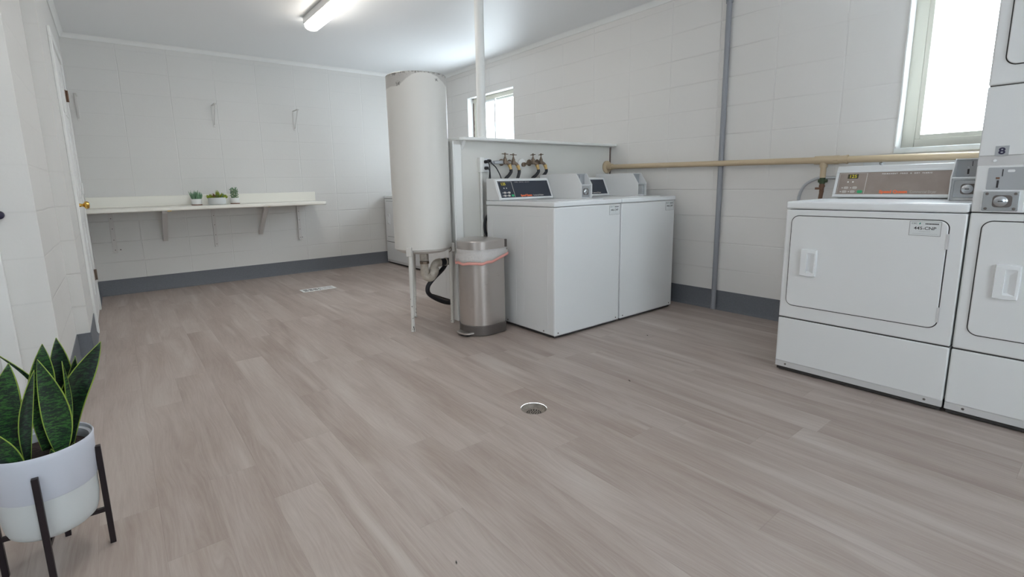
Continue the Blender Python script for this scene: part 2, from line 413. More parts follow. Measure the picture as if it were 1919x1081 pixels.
def wall(name, m, fixed, span, thick, holes, z1=ZC+.05):
    """fixed=('x',v): wall occupying v..v+thick along x, spanning y; holes (a,b,z0,z1)"""
    b = MB(); ax, v = fixed; lo, hi = min(v, v+thick), max(v, v+thick)
    def bx(a, c, z0, z1_):
        if c-a < 1e-4 or z1_-z0 < 1e-4: return
        if ax == 'x': b.box(lo, hi, a, c, z0, z1_)
        else: b.box(a, c, lo, hi, z0, z1_)
    cur = span[0]
    for (a, c, z0, z2) in sorted(holes):
        bx(cur, a, 0, z1); bx(a, c, 0, z0); bx(a, c, z2, z1); cur = c
    bx(cur, span[1], 0, z1)
    return struct(b.build(name, m, smooth=False))
XL, XN = -.209, -.275                    # far left wall, nearer recess wall
wall('wall_back', M_WB, ('y', YB), (XL-.4, XR), .2, [])
wall('wall_right', M_WR, ('x', XR), (YREAR-.2, YB+.2), .2, [(a, c, WZ0, WZ1) for _, a, c in WINDOWS])
D2 = (4.60, 5.47)
wall('wall_left', M_WL, ('x', XL), (3.915, YB), -.2, [(D2[0], D2[1], 0, 2.04)])
wall('wall_left_pillar', M_WL, ('x', XN), (3.0, 3.915), -.2, [])
D1 = (-1.34, -.472)
wall('wall_near', M_WB, ('y', 3.0), (XSIDE, XN-.2), .2, [(D1[0], D1[1], 0, 2.04)])
wall('wall_side', M_WL, ('x', XSIDE), (YREAR-.2, 3.2), -.2, [(a, c, .8, 2.1) for a, c in ADDED_SIDE_WINDOWS])
wall('wall_rear', M_WB, ('y', YREAR), (XSIDE, XR), -.2, [(a, c, .8, 2.1) for a, c in ADDED_REAR_WINDOWS])
# crown trim: small cove on each wall
def crown(name, a, b_, nrm):
    a, b_, nrm = Vector(a), Vector(b_), Vector(nrm)
    d = (b_-a)
    prof = [(0, 0), (.008, 0), (.012, .010), (.022, .026), (.036, .036), (.036, .037), (0, .037)]
    bb = MB(); n = len(prof)
    vs = [a + nrm*p[0] + Vector((0, 0, H+p[1])) for p in prof] + [b_ + nrm*p[0] + Vector((0, 0, H+p[1])) for p in prof]
    bb._add(vs, [tuple(range(n)), tuple(range(2*n-1, n-1, -1))] + [(i, (i+1) % n, (i+1) % n+n, i+n) for i in range(n)])
    struct(bb.build(name, M_TRIM))
crown('trim_1', (XL, YB, 0), (XR, YB, 0), (0, -1, 0))
crown('trim_2', (XR, YREAR, 0), (XR, YB, 0), (-1, 0, 0))
crown('trim_3', (XL, 3.915, 0), (XL, YB, 0), (1, 0, 0))
crown('trim_4', (XN, 3.0, 0), (XN, 3.915, 0), (1, 0, 0))
crown('trim_5', (XSIDE, 3.0, 0), (XN, 3.0, 0), (0, -1, 0))
def baseboard(name, a, b_, nrm):
    a, b_, nrm = Vector(a), Vector(b_), Vector(nrm)
    prof = [(0, .154), (.004, .154), (.005, .02), (.010, .006), (.016, 0), (0, 0)]; n = len(prof); bb = MB()
    vs = [a + nrm*p[0] + Vector((0, 0, p[1])) for p in prof] + [b_ + nrm*p[0] + Vector((0, 0, p[1])) for p in prof]
    bb._add(vs, [tuple(range(n)), tuple(range(2*n-1, n-1, -1))] + [(i, (i+1) % n, (i+1) % n+n, i+n) for i in range(n)])
    struct(bb.build(name, M_BASE))
baseboard('baseboard_back', (XL, YB, 0), (XR, YB, 0), (0, -1, 0))
baseboard('baseboard_right', (XR, YREAR, 0), (XR, YB, 0), (-1, 0, 0))
baseboard('baseboard_left', (XL, 5.535, 0), (XL, YB, 0), (1, 0, 0))
baseboard('baseboard_left_near', (XL, 3.915, 0), (XL, 4.535, 0), (1, 0, 0))
baseboard('baseboard_step', (XN, 3.915, 0), (XL, 3.915, 0), (0, -1, 0))
baseboard('baseboard_pillar', (XN, 3.0, 0), (XN, 3.915, 0), (1, 0, 0))
baseboard('baseboard_near', (-.405, 3.0, 0), (XN, 3.0, 0), (0, -1, 0))
baseboard('baseboard_near_left', (XSIDE, 3.0, 0), (D1[0]-.065, 3.0, 0), (0, -1, 0))

# windows of the right wall
for name, a, c in WINDOWS:
    X0, X1 = XR+.085, XR+.15
    root = MB().box(X0, X1, a, a+.05, WZ0, WZ1).box(X0, X1, c-.06, c, WZ0, WZ1).box(X0, X1, a+.05, c-.06, WZ1-.05, WZ1).box(X0, X1, a+.05, c-.06, WZ0, WZ0+.05).build(name, M_FRAME, bevel=.003)
    struct(root)
    mid = a + (c-a)*.52
    # two sliding sashes
    for (s0, s1, xo) in ((a+.05, mid+.02, .028), (mid-.02, c-.06, .004)):
        xa, xb = X0+xo, X0+xo+.022; zz0, zz1 = WZ0+.05, WZ1-.05; w = .024
        sash = MB().box(xa, xb, s0, s0+w, zz0, zz1).box(xa, xb, s1-w, s1, zz0, zz1).box(xa, xb, s0+w, s1-w, zz0, zz0+w).box(xa, xb, s0+w, s1-w, zz1-w, zz1).build('window_sash', M_FRAME if name != 'window_1' else M_VINYL, root, bevel=.002)
        if name == 'window_2': sash.hide_render = False
        MB().box(xa+.009, xa+.013, s0+w, s1-w, zz0+w, zz1-w).build('glass_pane', M_GLASS, sash, smooth=False)
    MB().box(XR-.006, XR+.085, a-.01, c+.012, WZ0-.032, WZ0).build('window_sill', M_SILL, root, bevel=.004)
    MB().box(XR-.001, XR+.085, c-.0015, c+.010, WZ0, WZ1+.01).box(XR-.001, XR+.085, a-.01, c, WZ1-.0015, WZ1+.01).build('window_reveal', M_TRIM, root, bevel=.002)
    if name == 'window_1':
        b = MB(); z = 1.45
        while z < 2.0:
            h = random.uniform(.03, .07); b.box(X0-.006, X0+.004, c-.012-random.random()*.006, c-.002, z, z+h); z += h*.95
        b.build('foam_sealant', M_FOAM, root, bevel=.002)
    if name == 'window_2':
        b = MB(); pts = [(XR-.004, c+.004, WZ0+.01+i*.09) for i in range(11)]
        b.tube([(p[0]+random.uniform(-.001, .001), p[1]+random.uniform(-.003, .003), min(p[2], WZ1)) for p in pts], .0065, 8)
        b.build('caulk_bead', M_TRIM, root)
for i, (a, c) in enumerate(ADDED_REAR_WINDOWS):  # added window out of view, there for its daylight
    Y0, Y1 = YREAR-.14, YREAR-.08
    root = struct(MB().box(a, a+.05, Y0, Y1, .8, 2.1).box(c-.05, c, Y0, Y1, .8, 2.1).box(a+.05, c-.05, Y0, Y1, 2.05, 2.1).box(a+.05, c-.05, Y0, Y1, .8, .85).box((a+c)/2-.02, (a+c)/2+.02, Y0, Y1, .85, 2.05).build('window_%d' % (i+3), M_FRAME, bevel=.003))
    MB().box(a+.05, (a+c)/2-.02, Y0+.02, Y0+.024, .85, 2.05).build('glass_pane', M_GLASS, root, smooth=False)
    MB().box((a+c)/2+.02, c-.05, Y0+.02, Y0+.024, .85, 2.05).build('glass_pane', M_GLASS, root, smooth=False)

for i, (a, c) in enumerate(ADDED_SIDE_WINDOWS):  # added window out of view, daylight from the left
    X0, X1 = XSIDE-.14, XSIDE-.08; md = (a+c)/2
    root = struct(MB().box(X0, X1, a, a+.05, .8, 2.1).box(X0, X1, c-.05, c, .8, 2.1).box(X0, X1, a+.05, c-.05, 2.05, 2.1).box(X0, X1, a+.05, c-.05, .8, .85).box(X0, X1, md-.02, md+.02, .85, 2.05).build('window_%d' % (i+4), M_FRAME, bevel=.003))
    MB().box(X0+.02, X0+.024, a+.05, md-.02, .85, 2.05).build('glass_pane', M_GLASS, root, smooth=False)
    MB().box(X0+.02, X0+.024, md+.02, c-.05, .85, 2.05).build('glass_pane', M_GLASS, root, smooth=False)

# door_2 in the far left wall, closed, seen edge-on
b = MB(); zt = 2.04
for ya, yb in ((D2[0]-.065, D2[0]+.004), (D2[1]-.004, D2[1]+.065)): b.box(XL, XL+.018, ya, yb, 0, zt-.0045)
b.box(XL, XL+.018, D2[0]-.065, D2[1]+.065, zt-.004, zt+.062)
b.box(XL-.2, XL-.001, D2[0], D2[0]+.015, 0, zt).box(XL-.2, XL-.001, D2[1]-.015, D2[1], 0, zt).box(XL-.2, XL-.001, D2[0]+.015, D2[1]-.015, zt-.003, zt+.012)
casing2 = struct(b.build('door_2', M_TRIM, bevel=.004))
b = MB().box(XL-.030, XL+.006, D2[0]+.016, D2[1]-.016, .012, zt-.004)
leaf2 = b.build('door_leaf', M_TRIM, casing2, bevel=.003)
MB().box(XL-.2, XL-.001, D2[0]+.015, D2[1]-.015, 0, .011).build('added_threshold', M_BASE, casing2)  # added piece that keeps sky light from leaking under the door
b = MB()
for (a, c) in ((D2[0]+.12, D2[0]+.38), (D2[0]+.49, D2[1]-.12)):
    for (p, q) in ((.2, .78), (.98, 1.5), (1.6, 1.92)):
        b.box(XL+.004, XL+.011, a, c, p, q)
b.build('raised_panel', M_TRIM, leaf2, bevel=.004)
for z, m in ((1.79, M_COPPER), (1.05, M_TRIM), (.315, M_BRASSD)):
    MB().tube([(XL+.020, D2[1]-.01, z-.045), (XL+.020, D2[1]-.01, z+.045)], .007, 10).box(XL+.006, XL+.014, D2[1]-.05, D2[1]-.008, z-.045, z+.045).build('hinge', m, leaf2)
Mk = Matrix.Translation((XL+.006, D2[0]+.075, .925)) @ Matrix.Rotation(PI/2, 4, 'Y')
MB(Mk).lathe([(.030, 0), (.030, .004), (.013, .010), (.010, .026), (.014, .034), (.025, .040), (.028, .052), (.022, .064), (.008, .068)], n=24).build('door_knob', M_GOLD, leaf2)
# door_1 in the near wall
b = MB()
b.box(D1[1]-.004, D1[1]+.062, 2.982, 3.0, 0, zt-.0045).box(D1[0]-.062, D1[0]+.004, 2.982, 3.0, 0, zt-.0045).box(D1[0]-.062, D1[1]+.062, 2.982, 3.0, zt-.004, zt+.062)
b.box(D1[1]-.015, D1[1], 3.0, 3.2, 0, zt).box(D1[0], D1[0]+.015, 3.0, 3.2, 0, zt)
casing1 = struct(b.build('door_1', M_TRIM, bevel=.005))
leaf1 = MB().box(D1[0]+.016, D1[1]-.016, 3.0, 3.036, .012, zt-.004).build('door_leaf', M_TRIM, casing1, bevel=.003)
MB().box(D1[0]+.015, D1[1]-.015, 3.001, 3.2, 0, .011).build('added_threshold', M_BASE, casing1)  # added to close the bright gap below this leaf
MB().box(D1[0]+.015, D1[1]-.015, 3.001, 3.2, zt-.0035, zt).build('head_jamb', M_TRIM, casing1)
b = MB()
for (a, c) in ((D1[0]+.12, D1[0]+.38), (D1[0]+.49, D1[1]-.12)):
    for (p, q) in ((.2, .78), (.98, 1.5), (1.6, 1.92)): b.box(a, c, 2.993, 3.002, p, q)
b.build('raised_panel', M_TRIM, leaf1, bevel=.004)
# small dark round knob beside that door, a stand-in for another door's knob
hk = thing('dark_knob', 'small dark round knob at the left edge, beside the door casing', 'hook', (-.394, 3.0, .925))
Mh = Matrix.Rotation(PI/2, 4, 'X')
MB(Mh).lathe([(.018, 0), (.018, .020), (.012, .024), (.0065, .028), (.0065, .05)], n=20).build('base', M_NAVYINK, hk)
MB(Mh).lathe([(.006, .05), (.012, .054), (.013, .062), (.006, .068)], n=20).build('knob', M_NAVYINK, hk)

# partition between the washer rows
PY0, PY1, PX0 = 3.05, 3.14, 1.962
part = struct(MB().box(PX0, XR, PY0, PY1, 0, 1.325).build('wall_partition', M_PLAIN, smooth=False))
cap_t = thing('partition_cap', 'long white board capping the low partition behind the washing machines', 'shelf board', (2.84, 3.07, 1.325))
MB().prism([(1.985, 3.0), (2.02, 2.972), (XR-.003, 2.972), (XR-.003, 3.15), (1.975, 3.15)], 'z', 1.3255, 1.347).build('board', M_TRIM, cap_t, world=True, bevel=.004)
MB().prism([(3.049, 1.325), (3.0, 1.325), (3.049, 1.262)], 'x', 2.022, 2.045).build('support_wedge', M_TRIM, cap_t, world=True)
struct(MB().box(PX0, PX0+.062, PY0-.012, PY0, 0, 1.30).build('trim_6', M_TRIM, bevel=.003))
struct(MB().box(PX0-.010, PX0, PY0-.012, PY1+.004, 0, 1.322).build('trim_7', M_TRIM, bevel=.003))
struct(MB().box(XR-.012, XR-.003, PY0-.008, PY0, .2, 1.322).build('trim_8', M_FOAM))
pole = MB().tube([(2.229, 3.06, 1.347), (2.229, 3.06, ZC)], .033, 20).lathe([(.042, 0), (.042, .006), (.034, .012)], (2.229, 3.06, 1.3475), n=20).build('support_pole', M_TRIM)
tag(pole, 'white round pole rising from the partition cap to the ceiling', 'pole')

# ------------------------------------------------------------------ ceiling lights
def ceiling_light(label, x, y, L, grp='ceiling light fittings'):
    r = thing('ceiling_light', label, 'light', (x, y, ZC), 0, grp); w = .060
    MB().box(-w-.008, w+.008, -.004, L+.004, -.055, 0).build('housing', M_TRIM, r, bevel=.006)
    prof = [(-w, -.053)] + [(-w*math.cos(a), -.053-.050*math.sin(a)**.6) for a in [PI*k/12 for k in range(1, 12)]] + [(w, -.053)]
    MB().prism(prof, 'y', .004, L-.004).build('lens', M_LED, r, bevel=.004)
    return r
ceiling_light('long glowing ceiling light above the open floor, cut off by the top edge', 1.527, 3.30, 1.24)
ceiling_light('added ceiling light out of view above the top edge, brightening the foreground', .35, 1.15, 1.24)  # unseen fixture added to brighten the washer side and left floor

# ------------------------------------------------------------------ machines (local frame: x right, y into the machine, z up)
def lock(parent, x0, x1, z0, z1, y, name='coin_lock', screws=True):
    """metal money-box front with a round key lock"""
    p = MB().prism(rrect(x0, x1, z0, z1, .004), 'y', y-.006, y+.002).build(name, M_CHROME, parent, bevel=.0012)
    cx, cz = (x0+x1)/2+.004, (z0+z1)/2
    MB().prism(rrect(cx-.026, cx+.028, cz-.023, cz+.023, .012), 'y', y-.0075, y-.0058).build('recess', M_DSTEEL, p)
    Ml = Matrix.Translation((cx-.003, y-.007, cz)) @ RX
    MB(Ml).lathe([(.020, 0), (.020, .004), (.015, .007), (.014, .0075)], n=24).build('cylinder', M_CHROME, p)
    MB().box(cx-.010, cx+.004, y-.0152, y-.0144, cz-.0016, cz+.0016).build('keyhole', M_DARKINK, p)
    if screws:
        b = MB()
        for sx in (x0+.011, x1-.011):
            for sz in (z0+.009, z1-.009):
                b.M = None; bb = MB(Matrix.Translation((sx, y-.006, sz)) @ RX).lathe([(.005, 0), (.005, .001), (.003, .002)], n=12)
                bb.build('screw', M_DSTEEL, p)
        b.bm.free()
    return p
def coin_meter(root, x0, x1, yf, yb, z0, h):
    """tall box with a slanted open front for the coin slot and a lock below"""
    zt, zm = z0+h, z0+h*.56; sl = yf+.055; t_ = .005; yl = yf+.022; yp = yf+.075
    prof = [(yf, z0), (yf, zm), (sl, zt), (yb, zt), (yb, z0)]
    m = MB().prism([(yl, z0), (yl, zm), (yp, zm), (yp, zt-.004), (yb, zt-.004), (yb, z0)], 'x', x0+t_, x1-t_).build('coin_meter', M_ENAMEL, root)
    MB().prism(prof, 'x', x0, x0+t_).build('side_panel', M_ENAMEL, m, bevel=.0012)
    MB().prism(prof, 'x', x1-t_, x1).build('side_panel', M_ENAMEL, m, bevel=.0012)
    MB().box(x0+t_, x1-t_, sl, yb, zt-.004, zt).build('top_plate', M_ENAMEL2, m)
    MB().box(x0+t_, x1-t_, yf+.001, yl+.002, zm-.006, zm).build('ledge', M_ENAMEL2, m)
    w = x1-x0; L = zt-.006-zm; Mp = Matrix.Translation((x0, yp, zm)) @ RX
    pl = MB(Mp).box(t_+.001, w-t_-.001, 0, L, 0, .0015).build('coin_plate', M_PLATE, m)
    MB(Mp).box(w*.36, w*.42, L*.16, L*.46, .0015, .0025).build('coin_slot', M_DARKINK, pl)
    MB(Mp).box(w*.48, w*.50, L*.62, L*.92, .0015, .0025).build('coin_slot', M_DARKINK, pl)
    MB(Mp).box(w*.33, w*.44, L*.04, L*.12, .0015, .005).build('return_lever', M_CHROME, pl, bevel=.001)
    MB(Mp).box(w*.35, w*.43, L*.52, L*.60, .0015, .004).build('return_button', M_CHROME, pl, bevel=.001)
    return m
def console(root, x0, x1, yb0, yt0, z0, z1, yback, ztop, m_panel, kind):
    """slanted control console; returns it"""
    prof = [(yb0, z0), (yt0, z1), (yt0+.012, ztop), (yback, ztop), (yback, z0)]
    c = MB().prism(prof, 'x', x0, x1).build('console', M_ENAMEL, root, bevel=.004)
    a = Vector((0, yb0, z0)); d = Vector((0, yt0, z1))-a; L = d.length; v = d.normalized()
    Mp = Matrix.Translation((x0, yb0, z0)) @ Matrix(((1, 0, 0, 0), (0, v.y, -v.z, 0), (0, v.z, v.y, 0), (0, 0, 0, 1)))
    W = x1-x0
    # raised frame (border) and glass panel
    e = .018
    b = MB(Mp).box(.004, W-.004, .004, e, 0, .006).box(.004, W-.004, L-.014, L-.003, 0, .006).box(.004, e, e, L-.014, 0, .006).box(W-e, W-.004, e, L-.014, 0, .006)
    b.build('console_frame', M_ENAMEL2, c, bevel=.0015)
    p = MB(Mp).box(e, W-e, e, L-.014, 0, .0025).build('control_panel', m_panel, c)
    h = L-.014-e; xd = e+.13
    MB(Mp).box(xd, xd+.003, e+.004, L-.018, .0025, .0032).box(e+.004, xd, L-.02, L-.0185, .0025, .0032).box(e+.004, e+.0055, e+.004, L-.02, .0025, .0032).build('panel_line', M_GREYINK, c)
    if kind == 'dryer': dx0, dx1 = e+.043, e+.092
    else: dx0, dx1 = e+.030, e+.070
    MB(Mp).box(dx0, dx1, e+h*.72, e+h*.92, .0025, .0034).build('display', M_LCD, c)
    T = Mp @ Matrix.Translation(((dx0+dx1)/2, e+h*.755, .0036))
    text('125' if kind == 'dryer' else '1.25', h*.2, M_LCDT, c, T, 'display_digits', 'CENTER')
    rows = ((e+h*.30, (.045, .085)), (e+h*.12, (.040, .078)))
    for zz, xs in rows:
        for q in xs:
            MB(Mp).prism(rrect(e+q-.011, e+q+.011, zz-.007, zz+.007, .006), 'z', .0025, .0045).build('button', M_GREYINK, c)
            MB(Mp).box(e+q-.021, e+q-.016, zz-.0025, zz+.0025, .0025, .0034).build('indicator', M_WHITEINK, c)
    MB(Mp).prism(rrect(e+.100, e+.124, e+h*.12-.008, e+h*.12+.008, .006), 'z', .0025, .0046).build('start_button', M_GREEN, c)
    MB(Mp).box(e+.045, e+.052, e+h*.54, e+h*.60, .0025, .0032).box(e+.068, e+.075, e+h*.54, e+h*.60, .0025, .0032).build('indicator', M_WHITEINK, c)
    if kind == 'dryer':
        text('Speed Queen', .0215, M_ORANGE, c, Mp @ Matrix.Translation((.217, e+h*.06, .0028)), 'brand_lettering', bold=.0011)
        text('Commercial Dryer', .0165, M_GREYINK, c, Mp @ Matrix.Translation((.345, e+h*.065, .0028)), 'brand_lettering', xs=.82)
        text('PERMANENT  PRESS  &  DRY  FABRIC', .0088, M_WHITEINK, c, Mp @ Matrix.Translation((.214, e+h*.89, .0028)), 'cycle_lettering', sp=1.45, bold=.0003)
    else:
        text('Speed Queen', .020, M_ORANGE, c, Mp @ Matrix.Translation((.205, e+h*.06, .0028)), 'brand_lettering', bold=.0012)
        text('Commercial Washer', .0155, M_GREYINK, c, Mp @ Matrix.Translation((.325, e+h*.065, .0028)), 'brand_lettering', xs=.8)
        text('NORMAL   PERM PRESS   DELICATES', .007, M_GREYINK, c, Mp @ Matrix.Translation((.18, e+h*.91, .0028)), 'cycle_lettering', sp=1.3)
    return c
def sticker(root, x0, x1, z0, z1, y, code):
    s = MB().box(x0, x1, y-.0006, y+.0002, z0, z1).build('label_sticker', M_PAPER, root, smooth=False)
    w, h = x1-x0, z1-z0; yy = y-.0009; e = .0012
    MB().box(x0, x1, yy, y, z0, z0+e).box(x0, x1, yy, y, z1-e, z1).box(x0, x0+e, yy, y, z0, z1).box(x1-e, x1, yy, y, z0, z1).build('border', M_DSTEEL, s, smooth=False)
    def T(x, z): return Matrix.Translation((x, yy, z)) @ RX
    text(code, h*.30, M_DARKINK, s, T((x0+x1)/2, z0+h*.42), 'code_lettering', 'CENTER', .0002, .0002, 1.05)
    text('CSC', h*.17, M_DARKINK, s, T(x0+w*.06, z0+h*.79), 'code_lettering', 'LEFT', .0002)
    MB().prism([(x0+w*.30, z0+h*.79), (x0+w*.34, z0+h*.79), (x0+w*.36, z0+h*.90), (x0+w*.32, z0+h*.90)], 'y', yy, y).build('logo_mark', M_TEALINK, s, smooth=False)
    b = MB(); q = x0+w*.5
    for i in range(9):
        b.box(q, q+w*.038, yy, y, z0+h*.79, z0+h*.87); q += w*.047
    b.build('small_print', M_DARKINK, s, smooth=False)
    MB().box(x0+w*.32, x0+w*.68, yy, y, z0+h*.28, z0+h*.30).box(x0+w*.1, x0+w*.9, yy, y, z0+h*.13, z0+h*.145).build('small_print', M_PLATE, s, smooth=False)
    return s

def feet(root, W, D, z=.024):
    for x in (.06, W-.06):
        for y in (.06, D-.08):
            MB().tube([(x, y, 0), (x, y, .008), (x, y, z+.004)], [.018, .018, .009], 12).build('foot', M_BLACK, root)

def washing_machine(loc, label, group):
    W, D, Z = .651, .711, .894
    r = thing('washing_machine', label, 'washing machine', loc, 0, group)
    MB().box(0, W, 0, D, .022, Z-.034).build('body', M_ENAMEL, r, bevel=.008, seg=3)
    # embossed outlines pressed into each side
    for xs in (-.0012, W+.0012):
      b = MB()
      for (ya, yb) in ((.06, .30), (.38, .64)):
            za, zb = .06, .80; t_ = .0022
            x0_, x1_ = min(xs, xs+(.004 if xs < 0 else -.004)), max(xs, xs+(.004 if xs < 0 else -.004))
            b.box(x0_, x1_, ya+.03, yb-.03, zb-t_, zb).box(x0_, x1_, ya, ya+t_, za, zb-.05).box(x0_, x1_, yb-t_, yb, za, zb-.05)
      b.build('side_embossing', M_ENAMEL, r, bevel=.001)
    top = MB().box(-.004, W+.004, -.006, D, Z-.032, Z).build('worktop', M_ENAMEL2, r, bevel=.007, seg=3)
    MB().prism(rrect(.06, W-.14, .03, .25, .02), 'z', Z, Z+.004).build('lid', M_ENAMEL2, r, bevel=.002)
    b = MB().box(.002, W-.002, .0, .001, .022, .026)
    b.build('base_shadow_strip', M_STRIP, r)
    for x in (.035, W-.035):
        MB(Matrix.Translation((x, 0, .040)) @ RX).lathe([(.005, 0), (.005, .0015), (.003, .003)], n=12).build('screw', M_DSTEEL, r)
    MB(Matrix.Translation((0, .1, .040)) @ Matrix.Rotation(-PI/2, 4, 'Y')).lathe([(.005, 0), (.005, .0015), (.003, .003)], n=12).build('screw', M_DSTEEL, r)
    MB(Matrix.Translation((0, .48, .040)) @ Matrix.Rotation(-PI/2, 4, 'Y')).lathe([(.005, 0), (.005, .0015), (.003, .003)], n=12).build('screw', M_DSTEEL, r)
    feet(r, W, D)
    MB().box(.012, W-.012, .012, D-.02, .009, .03).build('underside_shade', M_GAP, r)  # dark block painting the shade under the washer
    console(r, .004, .531, .552, .618, Z+.002, 1.044, D, 1.052, M_PANEL_B, 'washer')
    m = coin_meter(r, .535, .650, .265, D, Z+.001, .182)
    lock(m, .547, .638, Z+.012, Z+.088, .287, screws=False)
    sticker(r, .530, .636, .785, .850, 0, '446-CNP')
    return r
w1 = washing_machine((2.171, 2.238, 0), 'white coin washing machine beside the steel bin, left of the two facing the room', 'washing machines')
w2 = dup(w1, (2.832, 2.238, 0), 0, 'white coin washing machine nearest the right wall, against the partition')
w3 = dup(w1, (2.886, 3.958, 0), PI, 'white washing machine behind the partition, seen through the tank legs with a black hose')

def door_panel(root, x0, x1, z0, z1, hside='L', y=0):
    """recessed-gap door with scoop handle and two hinges"""
    r_ = .032
    MB().prism(rrect(x0-.004, x1+.004, z0-.004, z1+.004, r_+.004, 8), 'y', y-.0006, y+.002).build('door_gap_shade', M_GAP, root, smooth=False)  # dark sheet painting the shaded gap around the door
    d = MB().prism(rrect(x0, x1, z0, z1, r_, 8), 'y', y-.007, y+.004).build('door', M_ENAMEL, root, bevel=.003, seg=3)
    hx0 = x0+.055; hz = (z0+z1)/2; hx1 = hx0+.072; z0h, z1h = hz-.068, hz+.066
    h = MB()
    # plate with opening: bowed outline
    def ring(xa, xb, za, zb, yy, bow=0):
        pts = []
        for k in range(9): pts.append((xa+(xb-xa)*k/8, yy, za-bow*math.sin(PI*k/8)))
        for k in range(9): pts.append((xb+bow*.8*math.sin(PI*k/8), yy, za+(zb-za)*k/8))
        for k in range(9): pts.append((xb-(xb-xa)*k/8, yy, zb+bow*math.sin(PI*k/8)))
        for k in range(9): pts.append((xa, yy, zb-(zb-za)*k/8))
        return [h.bm.verts.new(p) for p in pts]
    R0 = ring(hx0, hx1, z0h, z1h, y-.0065, .003); R1 = ring(hx0+.003, hx1-.003, z0h+.003, z1h-.003, y-.018, .003)
    R2 = ring(hx0+.030, hx1-.008, z0h+.016, z1h-.016, y-.019, 0); R3 = ring(hx0+.031, hx1-.030, z0h+.024, z1h-.040, y-.0072, 0)
    for A, B_ in ((R0, R1), (R1, R2), (R2, R3)):
        n = len(A)
        for k in range(n): h.bm.faces.new((A[k], A[(k+1) % n], B_[(k+1) % n], B_[k]))
    h.bm.faces.new(R3)
    h.build('door_handle', M_ENAMEL2, d, angle=28)
    for zz in (z1-.085, z0+.06):
        MB().box(x1-.003, x1+.006, y-.009, y-.001, zz-.032, zz+.032).build('hinge', M_STRIP, d, bevel=.001)
    return d
def tumble_dryer(loc, rot, label, group, stick=True):
    W, D, Z = .683, .711, .894
    r = thing('tumble_dryer', label, 'tumble dryer', loc, rot, group)
    MB().box(0, W, 0, D, .296, Z-.040).build('body', M_ENAMEL, r, bevel=.006, seg=3)
    MB().box(0, W, .0, D, .052, .290).build('base_panel', M_ENAMEL, r, bevel=.006, seg=3)
    MB().box(.004, W-.004, .006, D, .024, .30).build('inner_frame', M_GAP, r)
    MB().box(.001, W-.001, .003, .02, .024, .054).build('toe_strip', M_STRIP, r)
    for x in (.05, W-.06):
        MB(Matrix.Translation((x, .003, .040)) @ RX).lathe([(.005, 0), (.005, .0015), (.003, .003)], n=12).build('screw', M_DSTEEL, r)
    feet(r, W, D)
    MB().box(.006, W-.006, .012, D-.02, .007, .03).build('underside_shade', M_GAP, r)  # dark block painting the shade under the dryer
    MB().box(-.002, W+.002, -.006, D, Z-.037, Z).build('worktop', M_ENAMEL2, r, bevel=.009, seg=3)
    door_panel(r, .032, .630, .365, .822)
    if stick: sticker(r, .503, .608, .757, .818, -.007, '445-CNP')
    console(r, .030, .562, .490, .540, Z+.004, 1.045, D, 1.068, M_PANEL_G, 'dryer')
    m = coin_meter(r, .562, .678, .29, D, Z+.001, .186)
    lock(m, .574, .666, Z+.014, Z+.090, .312, screws=False)
    return r
d1 = tumble_dryer((2.712, 1.102, 0), -PI/2, 'white coin tumble dryer with taupe control panel, beneath the large window', 'tumble dryers')
XD2 = 2.835
d2 = dup(d1, (XD2, 6.12, 0), -PI/2, 'white tumble dryer in the far corner, left of the tank, against the back wall')
d3 = dup(d1, (XD2, 5.432, 0), -PI/2, 'white tumble dryer mostly hidden behind the tank, second from the back wall')

# stacked dryer at the right edge
st = thing('stacked_dryer', 'tall white stacked dryer numbered 8 at the right edge of the photo', 'tumble dryer', (2.712, .413, 0), -PI/2)
W, D = .683, .711
MB().box(0, W, 0, D, .296, .858).build('lower_body', M_ENAMEL, st, bevel=.006, seg=3)
MB().box(0, W, 0, D, .052, .290).build('base_panel', M_ENAMEL, st, bevel=.006, seg=3)
MB().box(.004, W-.004, .006, D, .024, 1.38).build('inner_frame', M_GAP, st)
MB().box(.001, W-.001, .003, .02, .024, .054).build('toe_strip', M_STRIP, st)
for x in (.06, W-.06):
    MB(Matrix.Translation((x, .003, .040)) @ RX).lathe([(.005, 0), (.005, .0015), (.003, .003)], n=12).build('screw', M_DSTEEL, st)
feet(st, W, D)
MB().box(.006, W-.006, .012, D-.02, .007, .03).build('underside_shade', M_GAP, st)  # dark block painting the shade below the stack
door_panel(st, .040, .640, .365, .826)
MB().box(0, W, 0, D, .862, 1.042).build('control_housing', M_ENAMEL, st, bevel=.004)
MB().box(0, W, .004, D, 1.042, 1.079).build('trim_band', M_STRIP, st)
MB(Matrix.Translation((.048, .004, 1.060)) @ RX).lathe([(.006, 0), (.006, .002), (.004, .004)], n=16).build('screw', M_ENAMEL2, st)
MB().box(0, W, 0, D, 1.079, 1.338).build('middle_panel', M_ENAMEL, st, bevel=.003)
MB().box(0, W, 0, D, 1.342, 1.95).build('upper_body', M_ENAMEL, st, bevel=.006, seg=3)
door_panel(st, .040, .640, 1.412, 1.87)
cp_ = MB().prism(rrect(.034, .44, .949, 1.034, .004), 'y', -.0012, .002).build('coin_plate', M_PLATE, st)
MB().box(.0735, .0765, -.0022, 0, 1.000, 1.027).box(.062, .0675, -.0022, 0, .957, .985).build('coin_slot', M_DARKINK, cp_)
MB().box(.056, .073, -.004, 0, .951, .955).build('return_lever', M_CHROME, cp_, bevel=.001)
MB().box(.058, .069, -.003, 0, .990, .997).build('return_button', M_COPPER, cp_, bevel=.001)
MB().prism(rrect(.088, .108, 1.015, 1.025, .004), 'y', -.002, 0).build('sticker', M_ENAMEL2, cp_)
